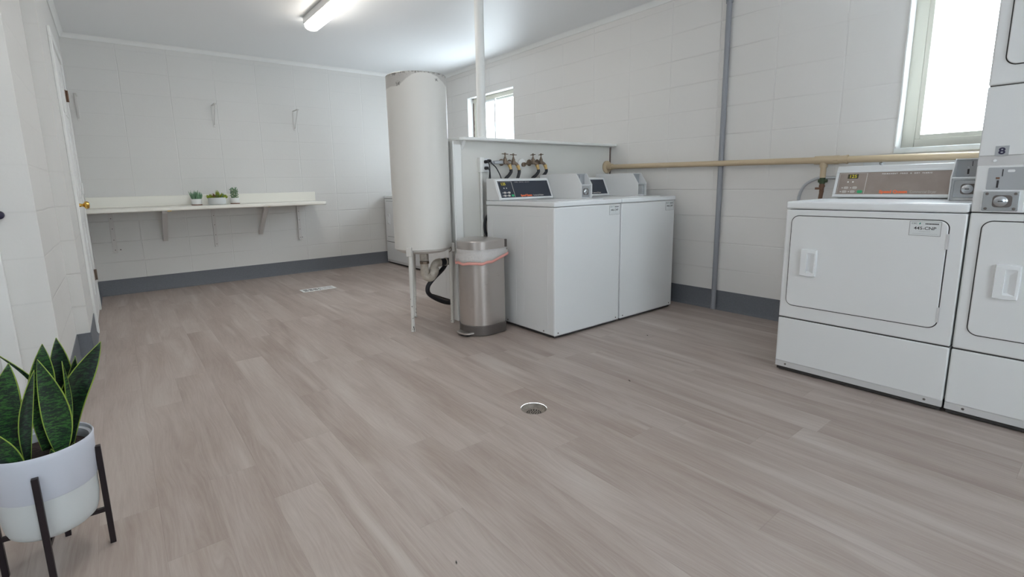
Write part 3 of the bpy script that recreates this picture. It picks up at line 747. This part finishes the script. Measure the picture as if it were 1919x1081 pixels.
MB().prism(rrect(.024, .145, .863, .947, .006), 'y', -.006, .004).build('money_box_surround', M_ENAMEL2, st, bevel=.002)
lk = lock(st, .031, .131, .868, .943, -.006)
sq = MB().box(.045, .083, -.0012, .001, 1.078, 1.115).build('number_sticker', M_PLATE, st, smooth=False)
text('8', .034, M_NAVYINK, sq, Matrix.Translation((.064, -.0016, 1.0845)) @ RX, 'number_lettering', 'CENTER', .0002, .0010, 1.15)

# ------------------------------------------------------------------ tank on legs
TX, TY, TR = 1.744, 3.148, .2045
tk = thing('storage_tank', 'tall worn white cylindrical tank on three legs, beside the partition end', 'tank', (TX, TY, 0))
prof = [(.10, .535), (.16, .545), (.192, .562), (.1965, .572), (TR, .575), (TR, 1.742), (TR-.003, 1.745), (TR-.007, 1.745), (TR-.007, 1.70), (0.02, 1.70)]
MB().lathe(prof, n=72).build('tank_body', M_TANK, tk, angle=30)
a0 = math.radians(248)
for (fx, fy) in ((1.567, 3.035), (1.903, 3.045), (1.763, 3.371)):
    d = Vector((fx-TX, fy-TY, 0)).normalized(); foot = Vector((fx-TX, fy-TY, 0)); top = d*(TR-.010)
    b = MB().tube([foot+Vector((0, 0, .0)), foot+Vector((0, 0, .02)), foot+Vector((0, 0, .022)), top+Vector((0, 0, .56))], [.015, .015, .0125, .0165], 16)
    lg = b.build('leg', M_LEGP, tk)
    s = Vector((-d.y, d.x, 0))
    q = top + d*.012
    MB().bar(q+Vector((0, 0, .535)), q+Vector((0, 0, .598)), .040, .030, up=d).build('leg_bracket', M_LEGP, lg, bevel=.003)
    for sgn in (-1, 1):
        p = top*.97 + s*sgn*.055*1.6
        if p.length < TR: p = p.normalized()*(TR-.006)
# drain trap under the tank (fixed to it)
b = MB().tube([(0, 0, .54), (0, 0, .475)], .030, 24)
for k in range(5): b.tube([(0, 0, .475+k*.009), (0, 0, .479+k*.009)], .0325, 24)
trap = b.build('drain_stub', M_PVC, tk)
MB().tube([(0, 0, .452), (0, 0, .470)], .035, 8).build('nut', M_BRASSD, trap)
b = MB().tube(smooth_path([(-.002, 0, .455), (-.002, 0, .41), (.006, -.002, .365), (.040, -.008, .350), (.068, -.012, .385), (.074, -.014, .425), (.092, -.016, .446), (.118, -.016, .449)], 6), [.030]*13+[.036]*16+[.030]*14, 20)
trapb = b.build('trap_bend', M_PVC, tk)
b = MB().tube([(.105, -.016, .449), (.235, -.014, .449)], .0265, 20)
b.build('rubber_sleeve', M_BLACK, tk)
for xx in (.112, .165): MB().tube([(xx, -.016, .449), (xx+.010, -.016, .449)], .031, 20).build('clamp', M_PVC, tk)
for k_, aa in enumerate((math.radians(205), math.radians(318))):
    MB().tube(smooth_path([(TR*.97*math.cos(aa), TR*.97*math.sin(aa), .575), (TR*.99*math.cos(aa), TR*.99*math.sin(aa), .55), (TR*.90*math.cos(aa), TR*.90*math.sin(aa), .535)], 4), .002, 6).build('wire_hook', M_DSTEEL, tk)

dh = MB().tube(smooth_path([(1.945, 3.165, .435), (1.90, 3.165, .385), (1.82, 3.165, .325), (1.775, 3.17, .27), (1.785, 3.175, .215), (1.86, 3.185, .16), (1.96, 3.20, .115), (2.10, 3.22, .09), (2.20, 3.24, .12)], 8), .0165, 14).build('drain_hose', M_BLACK)
tag(dh, 'thick black drain hose curving under the tank toward the machine behind', 'hose')

# ------------------------------------------------------------------ taps, hoses and outlet on the partition
def tap(loc, label, rot_handle):
    r = thing('water_tap', label, 'tap', loc, 0, 'brass taps on the partition')
    MB(Matrix.Rotation(PI/2, 4, 'X')).lathe([(.026, 0), (.026, .003), (.016, .008)], n=24).build('wall_flange', M_BRASSD, r)
    MB().tube([(0, -.004, 0), (0, -.052, 0)], .0105, 14).tube([(0, -.034, 0), (0, -.06, 0)], .017, 6).tube([(0, -.048, -.002), (.012, -.052, -.004), (.026, -.056, -.012), (.034, -.058, -.022)], [.014, .013, .012, .011], 12).build('valve_body', M_BRASSD, r)
    MB().tube([(0, -.048, .006), (0, -.048, .026), (0, -.048, .030), (0, -.048, .040)], [.014, .014, .009, .008], 12).tube([(0, -.048, .038), (0, -.048, .058)], .0045, 10).build('stem', M_BRASSD, r)
    c, s = math.cos(rot_handle)*.037, math.sin(rot_handle)*.037
    h = MB().bar((-c, -.048-s, .060), (c, -.048+s, .060), .010, .006)
    h.tube([(0, -.048, .055), (0, -.048, .066), (0, -.048, .070)], [.009, .008, .004], 12)
    h.build('handle', M_BRASSD, r, bevel=.002)
    MB().tube([(.031, -.0575, -.018), (.039, -.059, -.034)], .0145, 8).tube([(.038, -.059, -.030), (.046, -.060, -.058)], .0115, 14).build('hose_coupling', M_BRASS, r)
    return r
taps = []
for (x, z, lab, rh, ex) in ((2.398, 1.176, 'brass tap nearest the outlet box, first of four behind the left washer', .25, -.055), (2.480, 1.172, 'brass tap with wide T handle, second of the four along the partition', .2, -.018),
                        (2.682, 1.176, 'brass tap with end-on handle, third of the four along the partition', 1.35, -.066), (2.768, 1.178, 'brass tap furthest from the outlet box, last of four', 1.3, -.062)):
    tap((x, PY0, z), lab, rh)
    q = x+.046+ex
    hb = MB().tube(smooth_path([(x+.045, 2.990, z-.054), (x+.047, 2.990, z-.072), (x+.046+ex*.35, 2.991, z-.098), (q, 2.993, z-.130), (q-.010, 2.997, z-.18), (q-.010, 3.0, z-.26), (q-.010, 3.0, z-.38)], 6), .0125, 12).build('fill_hose', M_BLACK)
    tag(hb, {2.398: 'black rubber hose dropping from the first tap, nearest the outlet box', 2.480: 'black rubber hose dropping from the second tap behind the console', 2.682: 'black rubber hose dropping from the third tap, right of the console text', 2.768: 'black rubber hose dropping from the last of the four taps'}[x], 'hose', 'washer fill hoses')
sp_ = MB().tube([(2.30, 3.02, 1.172), (2.40, 3.02, 1.176)], .014, 14).tube([(2.30, 3.02, 1.172), (2.30, 3.049, 1.172)], .012, 12).tube([(2.40, 3.02, 1.176), (2.49, 3.02, 1.172)], .009, 12).build('supply_pipe', M_GALV)
tag(sp_, 'short grey supply pipe running behind the two left taps', 'pipe')
sp2 = MB().tube([(2.605, 3.02, 1.160), (2.64, 3.02, 1.170), (2.775, 3.02, 1.177)], .009, 12).tube([(2.605, 3.018, 1.160), (2.605, 3.048, 1.160)], .017, 16).build('supply_pipe', M_BRASSD)
MB().tube([(2.60, 3.0485, 1.168), (2.60, 3.040, 1.168), (2.60, 3.036, 1.168)], [.040, .038, .030], 24).build('wall_collar', M_TRIM, sp2)
tag(sp2, 'short brass supply pipe running behind the two right taps', 'pipe')
ob = thing('outlet_box', 'white electrical outlet box on the partition left of the brass taps', 'outlet box', (2.21, PY0, 1.155))
MB().box(-.034, .002, -.032, 0, -.055, .055).build('box', M_TRIM, ob, bevel=.003)
MB().box(.002, .052, -.028, 0, -.052, .050).build('cover_plate', M_ENAMEL2, ob, bevel=.002)
MB().tube([(-.016, -.014, -.054), (-.016, -.014, -.55)], .011, 14).build('conduit', M_TRIM, ob)
pl_pts = [(.014, .022), (.041, .028), (.016, -.024)]
for i, (px, pz) in enumerate(pl_pts):
    pg = thing('power_plug', ['black power plug in the outlet box, upper left', 'black power plug in the outlet box, upper right', 'black power plug in the outlet box, lowest'][i], 'plug', (2.21+px, PY0-.0285, 1.155+pz), 0, 'plugs in the outlet box')
    MB().tube([(0, 0, 0), (0, -.028, 0), (0, -.034, 0)], [.013, .011, .006], 10).build('plug_body', M_BLACK, pg)
    ex = (.01, .09, -.005)[i]
    MB().tube(smooth_path([(0, -.030, 0), (.006, -.040, -.02), (.01+ex*.5, -.035, -.06), (.02+ex, -.02, -.12-pz), (.02+ex, -.012, -.28)], 6), .0042, 8).build('cord', M_BLACK, pg)
lp = MB().tube(smooth_path([(2.245, 2.975, .83), (2.215, 2.985, .79), (2.190, 2.99, .75), (2.183, 2.992, .70), (2.190, 2.99, .65), (2.225, 2.98, .615), (2.27, 2.972, .60)], 8), .011, 12).build('washer_drain_hose', M_BLACK)
tag(lp, 'black hose looping out behind the left washing machine above the bin', 'hose')

# ------------------------------------------------------------------ pipes on the right wall
def wpipe(y): return 1.119 + (y-1.3)*.0155
pp = thing('wall_pipe', 'long beige painted water pipe running along the right wall below the window', 'pipe', (3.625, 1.6, 1.12))
MB().tube([(3.625, 3.045, wpipe(3.045)), (3.625, 1.30, wpipe(1.3)), (3.625, -2.0, wpipe(1.3)-.055)], .0205, 20).build('pipe_run', M_BEIGE, pp, world=True)
MB().tube([(3.625, 3.049, wpipe(3.05)), (3.625, 3.035, wpipe(3.05)), (3.625, 3.030, wpipe(3.05))], [.055, .055, .040], 28).tube([(3.625, 3.04, wpipe(3.04)), (3.625, 2.98, wpipe(3.0))], .027, 20).build('end_flange', M_BEIGE, pp, world=True)
MB().tube([(3.625, 1.325, wpipe(1.32)), (3.625, 1.215, wpipe(1.22))], .0265, 20).tube([(3.625, 1.272, wpipe(1.27)), (3.625, 1.272, wpipe(1.27)-.045)], .022, 18).build('tee_fitting', M_BEIGE, pp, world=True)
MB().tube([(3.625, 1.195, wpipe(1.2)), (3.625, 1.150, wpipe(1.2))], .0245, 18).tube([(3.625, 1.215, wpipe(1.2)), (3.625, 1.19, wpipe(1.2))], .0275, 8).tube([(3.625, 1.150, wpipe(1.2)), (3.625, 1.14, wpipe(1.2))], .0275, 8).build('coupling', M_BEIGE, pp, world=True)
MB().tube([(3.625, 1.272, 1.075), (3.625, 1.272, 1.008)], .0165, 16).build('drop_pipe', M_BEIGE, pp, world=True)
vv = thing('gas_valve', 'small brass and green valve hanging under the beige pipe tee', 'valve', (3.625, 1.272, 1.0))
MB().tube([(0, 0, .008), (0, 0, -.030)], .017, 10).tube([(0, .022, -.012), (0, -.028, -.012)], .011, 10).build('valve_body', mat('green_brass', rgb(70, 84, 62), .45, .5), vv)
MB().tube([(0, 0, -.030), (0, 0, -.046), (0, 0, -.060)], [.014, .0185, .0125], 8).tube([(0, 0, -.045), (0, 0, -.085)], .013, 12).build('union_nut', M_COPPER, vv)
MB().box(-.028, -.014, -.008, .030, -.066, -.052).build('lever', M_COPPER, vv, bevel=.002)
MB().tube(smooth_path([(0, 0, -.083), (0, .004, -.13), (.002, .004, -.2), (0, 0, -.3)], 4), .012, 12).build('flexible_tube', M_COPPER, vv)
gp = MB().tube(smooth_path([(3.64, .95, 1.006), (3.64, 1.25, 1.006), (3.64, 1.31, 1.003), (3.64, 1.375, .965), (3.64, 1.405, .90), (3.64, 1.41, .82), (3.64, 1.41, .4)], 8), .0095, 12).build('curved_pipe', M_GALV)
tag(gp, 'thin grey pipe bending down behind the dryer beneath the beige pipe', 'pipe')
cd = MB().tube([(3.6585, 1.975, 0.003), (3.6585, 1.975, ZC-.002)], .0185, 18).tube([(3.6585, 1.975, 2.255), (3.6585, 1.975, 2.275)], .023, 18).build('vertical_conduit', M_CONDUIT)
tag(cd, 'grey vertical conduit running from floor to ceiling on the right wall', 'conduit')
ep = thing('wall_bracket_plate', 'small galvanised bracket plate on the right wall above the dryer console', 'bracket', (XR, 1.02, 1.082))
MB().box(-.012, 0, -.055, .052, -.014, .016).build('plate', M_ENAMEL2, ep, bevel=.003)
MB(Matrix.Translation((-.012, -.038, .004)) @ Matrix.Rotation(-PI/2, 4, 'Y')).lathe([(.009, 0), (.009, .002), (.005, .004)], n=14).build('screw', M_CHROME, ep)
MB().box(-.014, -.011, .005, .035, -.018, -.011).box(-.014, -.011, -.03, -.005, -.018, -.011).build('slot', M_DARKINK, ep)

# ------------------------------------------------------------------ counter with brackets
CZ = .862; CY0 = 5.63
ct = thing('wall_counter', 'long cream laminate counter mounted on the back wall', 'counter', (.87, YB, 0))
b = MB()
outl = [(XL+.002, YB-.001), (XL+.002, CY0), (1.86, CY0)]
for k in range(1, 7):
    a = -PI/2 + PI/2*k/6; outl.append((1.86+.06*math.cos(a), CY0+.06+.06*math.sin(a)))
outl += [(1.92, YB-.001)]
MB().prism(outl, 'z', CZ-.034, CZ).build('countertop', M_LAM, ct, world=True, bevel=.010, seg=4)
MB().box(XL+.002, 1.945, YB-.022, YB-.001, CZ, .968).build('backsplash', M_LAM, ct, world=True, bevel=.004)
for x, zb in ((-.037, .419), (.845, .402), (1.736, .402)):
    br = thing('counter_bracket', {-.037: 'white perforated metal bracket under the counter, leftmost', .845: 'white perforated metal bracket under the middle of the counter', 1.736: 'white perforated metal bracket under the right end of the counter'}[x], 'bracket', (x, YB, zb), 0, 'metal brackets under the counter')
    MB().box(-.018, .018, -.016, 0, 0, CZ-.035-zb).build('wall_strip', M_BRACK, br, bevel=.001)
    MB().box(-.020, .020, -.36, -.006, CZ-.041-zb, CZ-.035-zb).build('shelf_arm', M_BRACK, br, bevel=.001)
    for zz in (.03, .13, .24, .34):
        MB(Matrix.Translation((.0, -.016, zz)) @ RX).lathe([(.0042, 0), (.0042, .0015), (.002, .002)], n=10).build('screw', M_DSTEEL, br)
    if x != .845:
        MB(Matrix.Translation((.024 if x > 1 else .042, -.0, .03)) @ RX).lathe([(.006, 0), (.006, .003)], n=10).build('wall_anchor', M_DSTEEL, br)
for x, lab in ((.385, 'white wooden brace under the counter, left of the middle bracket'), (1.30, 'white wooden brace under the counter, right of the middle bracket')):
    br = thing('wooden_brace', lab, 'brace', (x, YB, .55), 0, 'wooden braces under the counter')
    MB().prism([(-.38, CZ-.036-.55), (-.335, CZ-.036-.55), (0, .0), (-.0, -.045), (-.02, -.045), (-.38, CZ-.06-.55)], 'x', -.022, .022).build('diagonal_arm', M_BRACK, br, bevel=.002)
    MB().box(-.022, .022, -.335, 0, CZ-.058-.55, CZ-.036-.55).build('top_arm', M_BRACK, br, bevel=.002)
    MB().box(.022, .062, -.30, -.25, CZ-.045-.55, CZ-.0355-.55).build('brass_clip', M_GOLD, br)
def shelf_bracket(x, z, label):
    r = thing('shelf_bracket', label, 'bracket', (x, YB, z), 0, 'empty shelf brackets on the back wall')
    MB().box(-.012, .012, -.004, 0, -.21, .02).build('wall_arm', M_BRACK2, r, bevel=.001)
    MB().box(-.012, .012, -.19, -.004, .008, .014).build('shelf_arm', M_BRACK2, r, bevel=.001)
    MB().bar((0, -.004, -.185), (0, -.165, .008), .010, .006).build('diagonal_arm', M_BRACK2, r)
shelf_bracket(-.155, 1.885, 'small white empty shelf bracket high on the back wall near the door')
shelf_bracket(.955, 1.885, 'small white empty shelf bracket above the three potted succulents')
shelf_bracket(1.785, 1.885, 'small white empty shelf bracket above the right end of the counter')

# ------------------------------------------------------------------ succulents
def leafcone(b, base, tip, r):
    b.tube([base, (Vector(base)*.45+Vector(tip)*.55), tip], [r*.7, r, r*.12], 6)
def succulent(name, label, x, y, rp, hp, style):
    r = thing(name, label, 'potted plant', (x, y, CZ+.0005), 0, 'succulents on the counter')
    z0 = 0
    if style != 'bowl':
        MB().lathe([(rp*1.0, 0), (rp*1.04, .002), (rp*1.06, .008), (rp*.9, .009)], n=32).build('saucer', M_SPOON, r); z0 = .009
    MB().lathe([(rp*.93, z0), (rp, z0+.006), (rp, z0+hp), (rp*.93, z0+hp), (rp*.9, z0+hp-.010), (.002, z0+hp-.012)], n=36).build('pot', M_POTL if style == 'bowl' else M_TRIM, r, bevel=0)
    zt_ = z0+hp-.012
    MB().lathe([(rp*.9, zt_), (rp*.9, zt_+.004), (.002, zt_+.006)], n=24).build('soil', M_SOIL, r)
    rn = random.Random(int(x*1000))
    if style == 'bowl':
        for (cx, cy_, R, mi, hh) in ((-.062, -.01, .045, 1, .05), (-.03, .02, .035, 3, .055), (.015, -.005, .050, 1, .09), (.055, .01, .035, 0, .055), (.078, -.01, .03, 1, .04), (0, -.03, .03, 2, .05)):
            b = MB()
            for k in range(26):
                a = rn.random()*2*PI; e = rn.uniform(.1, 1.3)
                tip = (cx+R*math.cos(a)*math.cos(e), cy_+R*math.sin(a)*math.cos(e), zt_+.012+hh*math.sin(e)*rn.uniform(.7, 1))
                leafcone(b, (cx, cy_, zt_), tip, .0055)
            b.build('rosette', M_SUC[mi], r)
    elif style == 'spiky':
        b = MB()
        for k in range(60):
            a = rn.random()*2*PI; q = rp*.8*math.sqrt(rn.random()); hh = rn.uniform(.04, .105)
            bx_, by_ = q*math.cos(a), q*math.sin(a)
            leafcone(b, (bx_, by_, zt_), (bx_*1.55+rn.uniform(-.012, .012), by_*1.55, zt_+hh), .0055)
        b.build('foliage', M_SUC[0], r)
    else:
        b = MB(); b2 = MB()
        for k in range(13):
            a = 2*PI*k/13+rn.random()*.3; q = rp*rn.uniform(.2, .85); bx_, by_ = q*math.cos(a), q*math.sin(a); hh = rn.uniform(.085, .115)
            b2.tube([(bx_, by_, zt_), (bx_*1.1, by_*1.1, zt_+hh)], .002, 5)
            for j in range(9):
                zz = zt_+.008+hh*j/8.5; aa = j*2.4+k
                leafcone(b, (bx_, by_, zz), (bx_+.014*math.cos(aa), by_+.014*math.sin(aa), zz+.009), .0045)
        b2.build('stem', M_SUC[2], r); b.build('foliage', M_SUC[0], r)
succulent('potted_succulent', 'spiky grey-green succulent in a small white pot, left of the bowl', .685, 5.98, .047, .055, 'spiky')
succulent('succulent_bowl', 'mixed lime succulents in a wide low white bowl, middle of three', .872, 5.98, .083, .072, 'bowl')
succulent('potted_succulent', 'beaded upright succulent in a small white pot, right of the bowl', 1.042, 5.98, .044, .055, 'beads')

# ------------------------------------------------------------------ floor fittings
fv = thing('floor_vent', 'white metal air register set in the floor near the counter', 'vent', (1.54, 5.005, 0))
b = MB().box(-.165, .165, -.07, -.048, 0, .005).box(-.165, .165, .048, .07, 0, .005).box(-.165, -.143, -.048, .048, 0, .005).box(.143, .165, -.048, .048, 0, .005)
b.build('frame', M_TRIM, fv, bevel=.0015)
b = MB()
for k in range(5):
    x = -.143+.286*(k+1)/6; b.box(x-.004, x+.004, -.048, .048, 0, .004)
b.box(-.143, .143, -.004, .004, 0, .004); b.build('grille_bars', M_TRIM, fv)
MB().box(-.143, .02, -.048, .048, .0005, .0012).build('duct_opening', M_GAP, fv, smooth=False)
MB().box(.02, .143, -.048, .048, .0005, .0030).build('damper', M_STRIP, fv, smooth=False)
dr = thing('floor_drain', 'round sunken floor drain with perforated grate in the open floor', 'drain', (DR_X, DR_Y, -.02))
MB().lathe([(DR_R, .0195), (DR_R-.001, .004), (DR_R*.9, -.002), (DR_R*.62, -.004)], n=48, caps=False).build('cup', M_CONC, dr)
g = MB(); hs_ = []
N = 40
g.lathe([(DR_R*.64, -.006), (DR_R*.64, -.002), (.001, -.001)], n=N); g.build('grate', M_CONC, dr)
b = MB()
for rr, nn in ((.0, 1), (.011, 6), (.022, 11), (.031, 16)):
    for k in range(nn):
        a = 2*PI*k/nn+rr*40; b.lathe([(.0032, -.0012), (.0032, .0003)], (rr*math.cos(a), rr*math.sin(a), 0), n=8)
b.build('grate_holes', M_GAP, dr)
for (x, y, s, lab) in ((1.99, 1.50, .010, 'tiny dark leaf fleck on the floor right of the drain'), (2.70, 1.90, .008, 'tiny dark fleck on the floor near the conduit'), (.62, 1.02, .007, 'tiny dark fleck on the floor in the foreground')):
    f_ = MB().prism([(-s, 0), (-s*.2, -s*.25), (s, 0), (s*.1, s*.3)], 'z', 0, .002).build('floor_debris', M_GAP); f_.location = (x, y, .0005); f_.rotation_euler = (0, 0, 1.2)
    tag(f_, lab, 'debris', 'flecks on the floor')

# ------------------------------------------------------------------ step bin
bn = thing('step_bin', 'brushed steel step bin with milky liner beside the left washing machine', 'trash can', (1.94, 2.735, 0), math.radians(6))
def dshape(o, flat=.118):
    """D outline: flat back toward +x, round toward -x"""
    pts = []; R = .137+o; 
    for k in range(29):
        a = math.radians(90 + 180*k/28); pts.append((-.01+(R-.002)*math.cos(a)*1.0, R*math.sin(a)))
    bx_ = flat+o
    c = .018
    for k in range(5):
        a = math.radians(-90+90*k/4); pts.append((bx_-c+c*math.cos(a), -R+c+c*math.sin(a)))
    for k in range(5):
        a = math.radians(90*k/4); pts.append((bx_-c+c*math.cos(a), R-c+c*math.sin(a)))
    return pts
MB().loft(None, [(dshape(.004), .004), (dshape(.004), .070), (dshape(.001), .073)]).build('base_ring', M_DSTEEL, bn, angle=30, bevel=.002)
MB().loft(None, [(dshape(0), .072), (dshape(0), .585)]).build('bin_body', M_STEEL, bn, angle=50)
lid = MB().loft(None, [(dshape(.008), .588), (dshape(.008), .640), (dshape(.004), .646), (dshape(-.03), .653), (dshape(-.09), .656)]).build('lid', M_STEEL, bn, angle=30)
MB().box(.104, .128, -.146, .146, .592, .645).build('hinge_housing', M_DSTEEL, bn, bevel=.003)
MB().prism([(-.12, -.075), (-.165, -.070), (-.188, -.045), (-.195, 0), (-.188, .04), (-.165, .055), (-.12, .06)], 'z', .016, .028).build('pedal', M_STEEL, bn, bevel=.004, seg=3)
MB().prism([(-.10, -.06), (-.165, -.05), (-.18, 0), (-.165, .05), (-.10, .06)], 'z', .002, .014).build('pedal_base', M_BLACK, bn, bevel=.003)
rn = random.Random(3)
wob = [rn.uniform(-.002, .004) for _ in range(39)]
def bagz(p, lo): return lo + .030*(p[0]+.02)/.12*-0 + .10*max(0, (-p[1]-.02))*.9 if p[0] > -.02 else lo + .03*max(0, -p[1])
o1 = dshape(.009); o1w = [(p[0]*(1+w*2), p[1]*(1+w*2)) for p, w in zip(o1, wob)]
o2 = [(p[0]*1.07*(1+w), p[1]*1.05*(1+w)) for p, w in zip(o1, wob)]
def zb(lo):
    return lambda p: lo + (.045*max(0, (p[0]+.04)/.16) if p[0] > -.04 else 0) + .004*math.sin(p[0]*90)+.004*math.sin(p[1]*70)
MB().loft(None, [(o1, .589), (o1w, .565), (o2, zb(.532)), (o2, zb(.505))], caps=(False, False)).build('bin_liner', M_BAG, bn, solid=.0008)
MB().loft(None, [([(p[0]*1.012, p[1]*1.012) for p in o2], zb(.510)), ([(p[0]*1.02, p[1]*1.02) for p in o2], zb(.498)), ([(p[0]*1.012, p[1]*1.012) for p in o2], zb(.492))], caps=(False, False)).build('drawstring_hem', M_BAGTIE, bn, solid=.0015)

# ------------------------------------------------------------------ snake plant in a pot on a metal stand
PC = Vector((-.2325, 1.738, 0))
stand = thing('plant_stand', 'black metal four-legged plant stand holding the snake plant pot', 'plant stand', tuple(PC))
legs = [(-.118, 1.729), (-.240, 1.622), (-.347, 1.744), (-.225, 1.851)]
for (x, y) in legs: MB().bar((x, y, 0), (x, y, .305), .014, .014).build('leg', M_BMETAL, stand, bevel=.001, world=True)
for i, j in ((0, 2), (1, 3)): MB().bar((legs[i][0], legs[i][1], .108), (legs[j][0], legs[j][1], .108), .010, .012).build('crossbar', M_BMETAL, stand, world=True)
pot = thing('plant_pot', 'two-tone white round pot holding the snake plant', 'pot', tuple(PC+Vector((0, 0, .115))))
lo = MB().lathe([(.070, 0), (.085, .002), (.094, .010), (.099, .025), (.1035, .06), (.105, .118)], n=64).build('lower_pot', M_POTL, pot, angle=50)
MB().lathe([(.1052, .116), (.1075, .119), (.1115, .225), (.1125, .236), (.1105, .240), (.108, .238), (.107, .229), (.101, .226), (.099, .20), (.097, .19)], n=64, caps=False).build('upper_band', M_POTU, pot, angle=40)
MB().lathe([(.1005, .199), (.098, .203), (.06, .206), (.004, .209)], n=48).build('soil', M_SOIL, pot)
plant = thing('snake_plant', 'snake plant with dark banded leaves edged yellow, at the left edge', 'plant', tuple(PC+Vector((0, 0, .322))))
def leaf(base, tip, w, m, bend=(0, 0), face=0, fold=.25, twist=0, wpos=.45):
    """blade from base to tip with coloured margins; face: direction (rad) the blade faces; bend: sideways/normal bow"""
    base, tip = Vector(base), Vector(tip); b = MB(); n = 18; bm = b.bm; rows = []
    for i in range(n+1):
        t_ = i/n; p = base.lerp(tip, t_)
        fa = face + twist*t_; side = Vector((math.cos(fa), math.sin(fa), 0)); nr = Vector((-math.sin(fa), math.cos(fa), 0))
        p = p + side*bend[0]*math.sin(PI*t_) + nr*bend[1]*math.sin(PI*t_)
        ww = w*.5*(.34+.66*math.sin(PI/2*t_/wpos))
        if t_ > wpos: ww = w*.5*max(0.012, (1-((t_-wpos)/(1-wpos))**1.9))
        row = []
        for u in (-1, -.93, -.5, 0, .5, .93, 1):
            z_off = nr*(fold*ww*(abs(u)**1.5))
            row.append(bm.verts.new(p + side*u*ww - z_off))
        rows.append(row)
    for a, c in zip(rows, rows[1:]):
        for k in range(6):
            f = bm.faces.new((a[k], a[k+1], c[k+1], c[k])); f.material_index = 1 if k in (0, 5) else 0
    b.build('leaf', [m, M_LEDGE], plant, world=True, solid=.0022, angle=60)
VA = -.10   # facing roughly the camera
leaf((-.190, 1.700, .315), (-.203, 1.690, .592), .062, M_LEAF, (.012, 0), VA, .3, -.15, .42)
leaf((-.222, 1.745, .315), (-.192, 1.725, .622), .056, M_LEAF, (-.006, 0), VA+.1, .25, .2, .62)
leaf((-.195, 1.790, .315), (-.168, 1.775, .622), .050, M_LEAFD, (.008, 0), VA, .3, 0, .64)
leaf((-.178, 1.755, .315), (-.073, 1.712, .606), .066, M_LEAFD, (-.024, 0), VA-.1, .35, .2, .60)
leaf((-.275, 1.725, .315), (-.257, 1.700, .592), .066, M_LEAF, (-.016, 0), VA, .3, .1, .55)
leaf((-.256, 1.685, .315), (-.212, 1.690, .566), .028, M_LEAFD, (-.012, 0), VA+.5, .5, -.2, .5)
leaf((-.265, 1.668, .315), (-.325, 1.660, .460), .056, M_LEAF, (0, 0), VA, .3, 0, .5)
leaf((-.214, 1.770, .315), (-.224, 1.760, .540), .045, M_LEAFD, (0, 0), VA+.2, .3, .1, .5)
leaf((-.300, 1.755, .315), (-.302, 1.745, .600), .050, M_LEAFD, (0, 0), VA, .3, .1, .5)
leaf((-.192, 1.775, .315), (-.134, 1.760, .566), .036, M_LEAFD, (.002, 0), VA, .3, .2, .5)
leaf((-.240, 1.800, .315), (-.300, 1.790, .612), .014, M_LEAFD, (.055, 0), VA, .2, 0, .5)
leaf((-.184, 1.722, .315), (-.158, 1.705, .572), .022, M_LEAF, (.010, 0), VA+.9, .6, .3, .45)
leaf((-.168, 1.715, .315), (-.164, 1.714, .338), .012, M_LEAF, (0, 0), VA)
leaf((-.205, 1.690, .315), (-.208, 1.688, .345), .012, M_LEAF, (0, 0), VA)
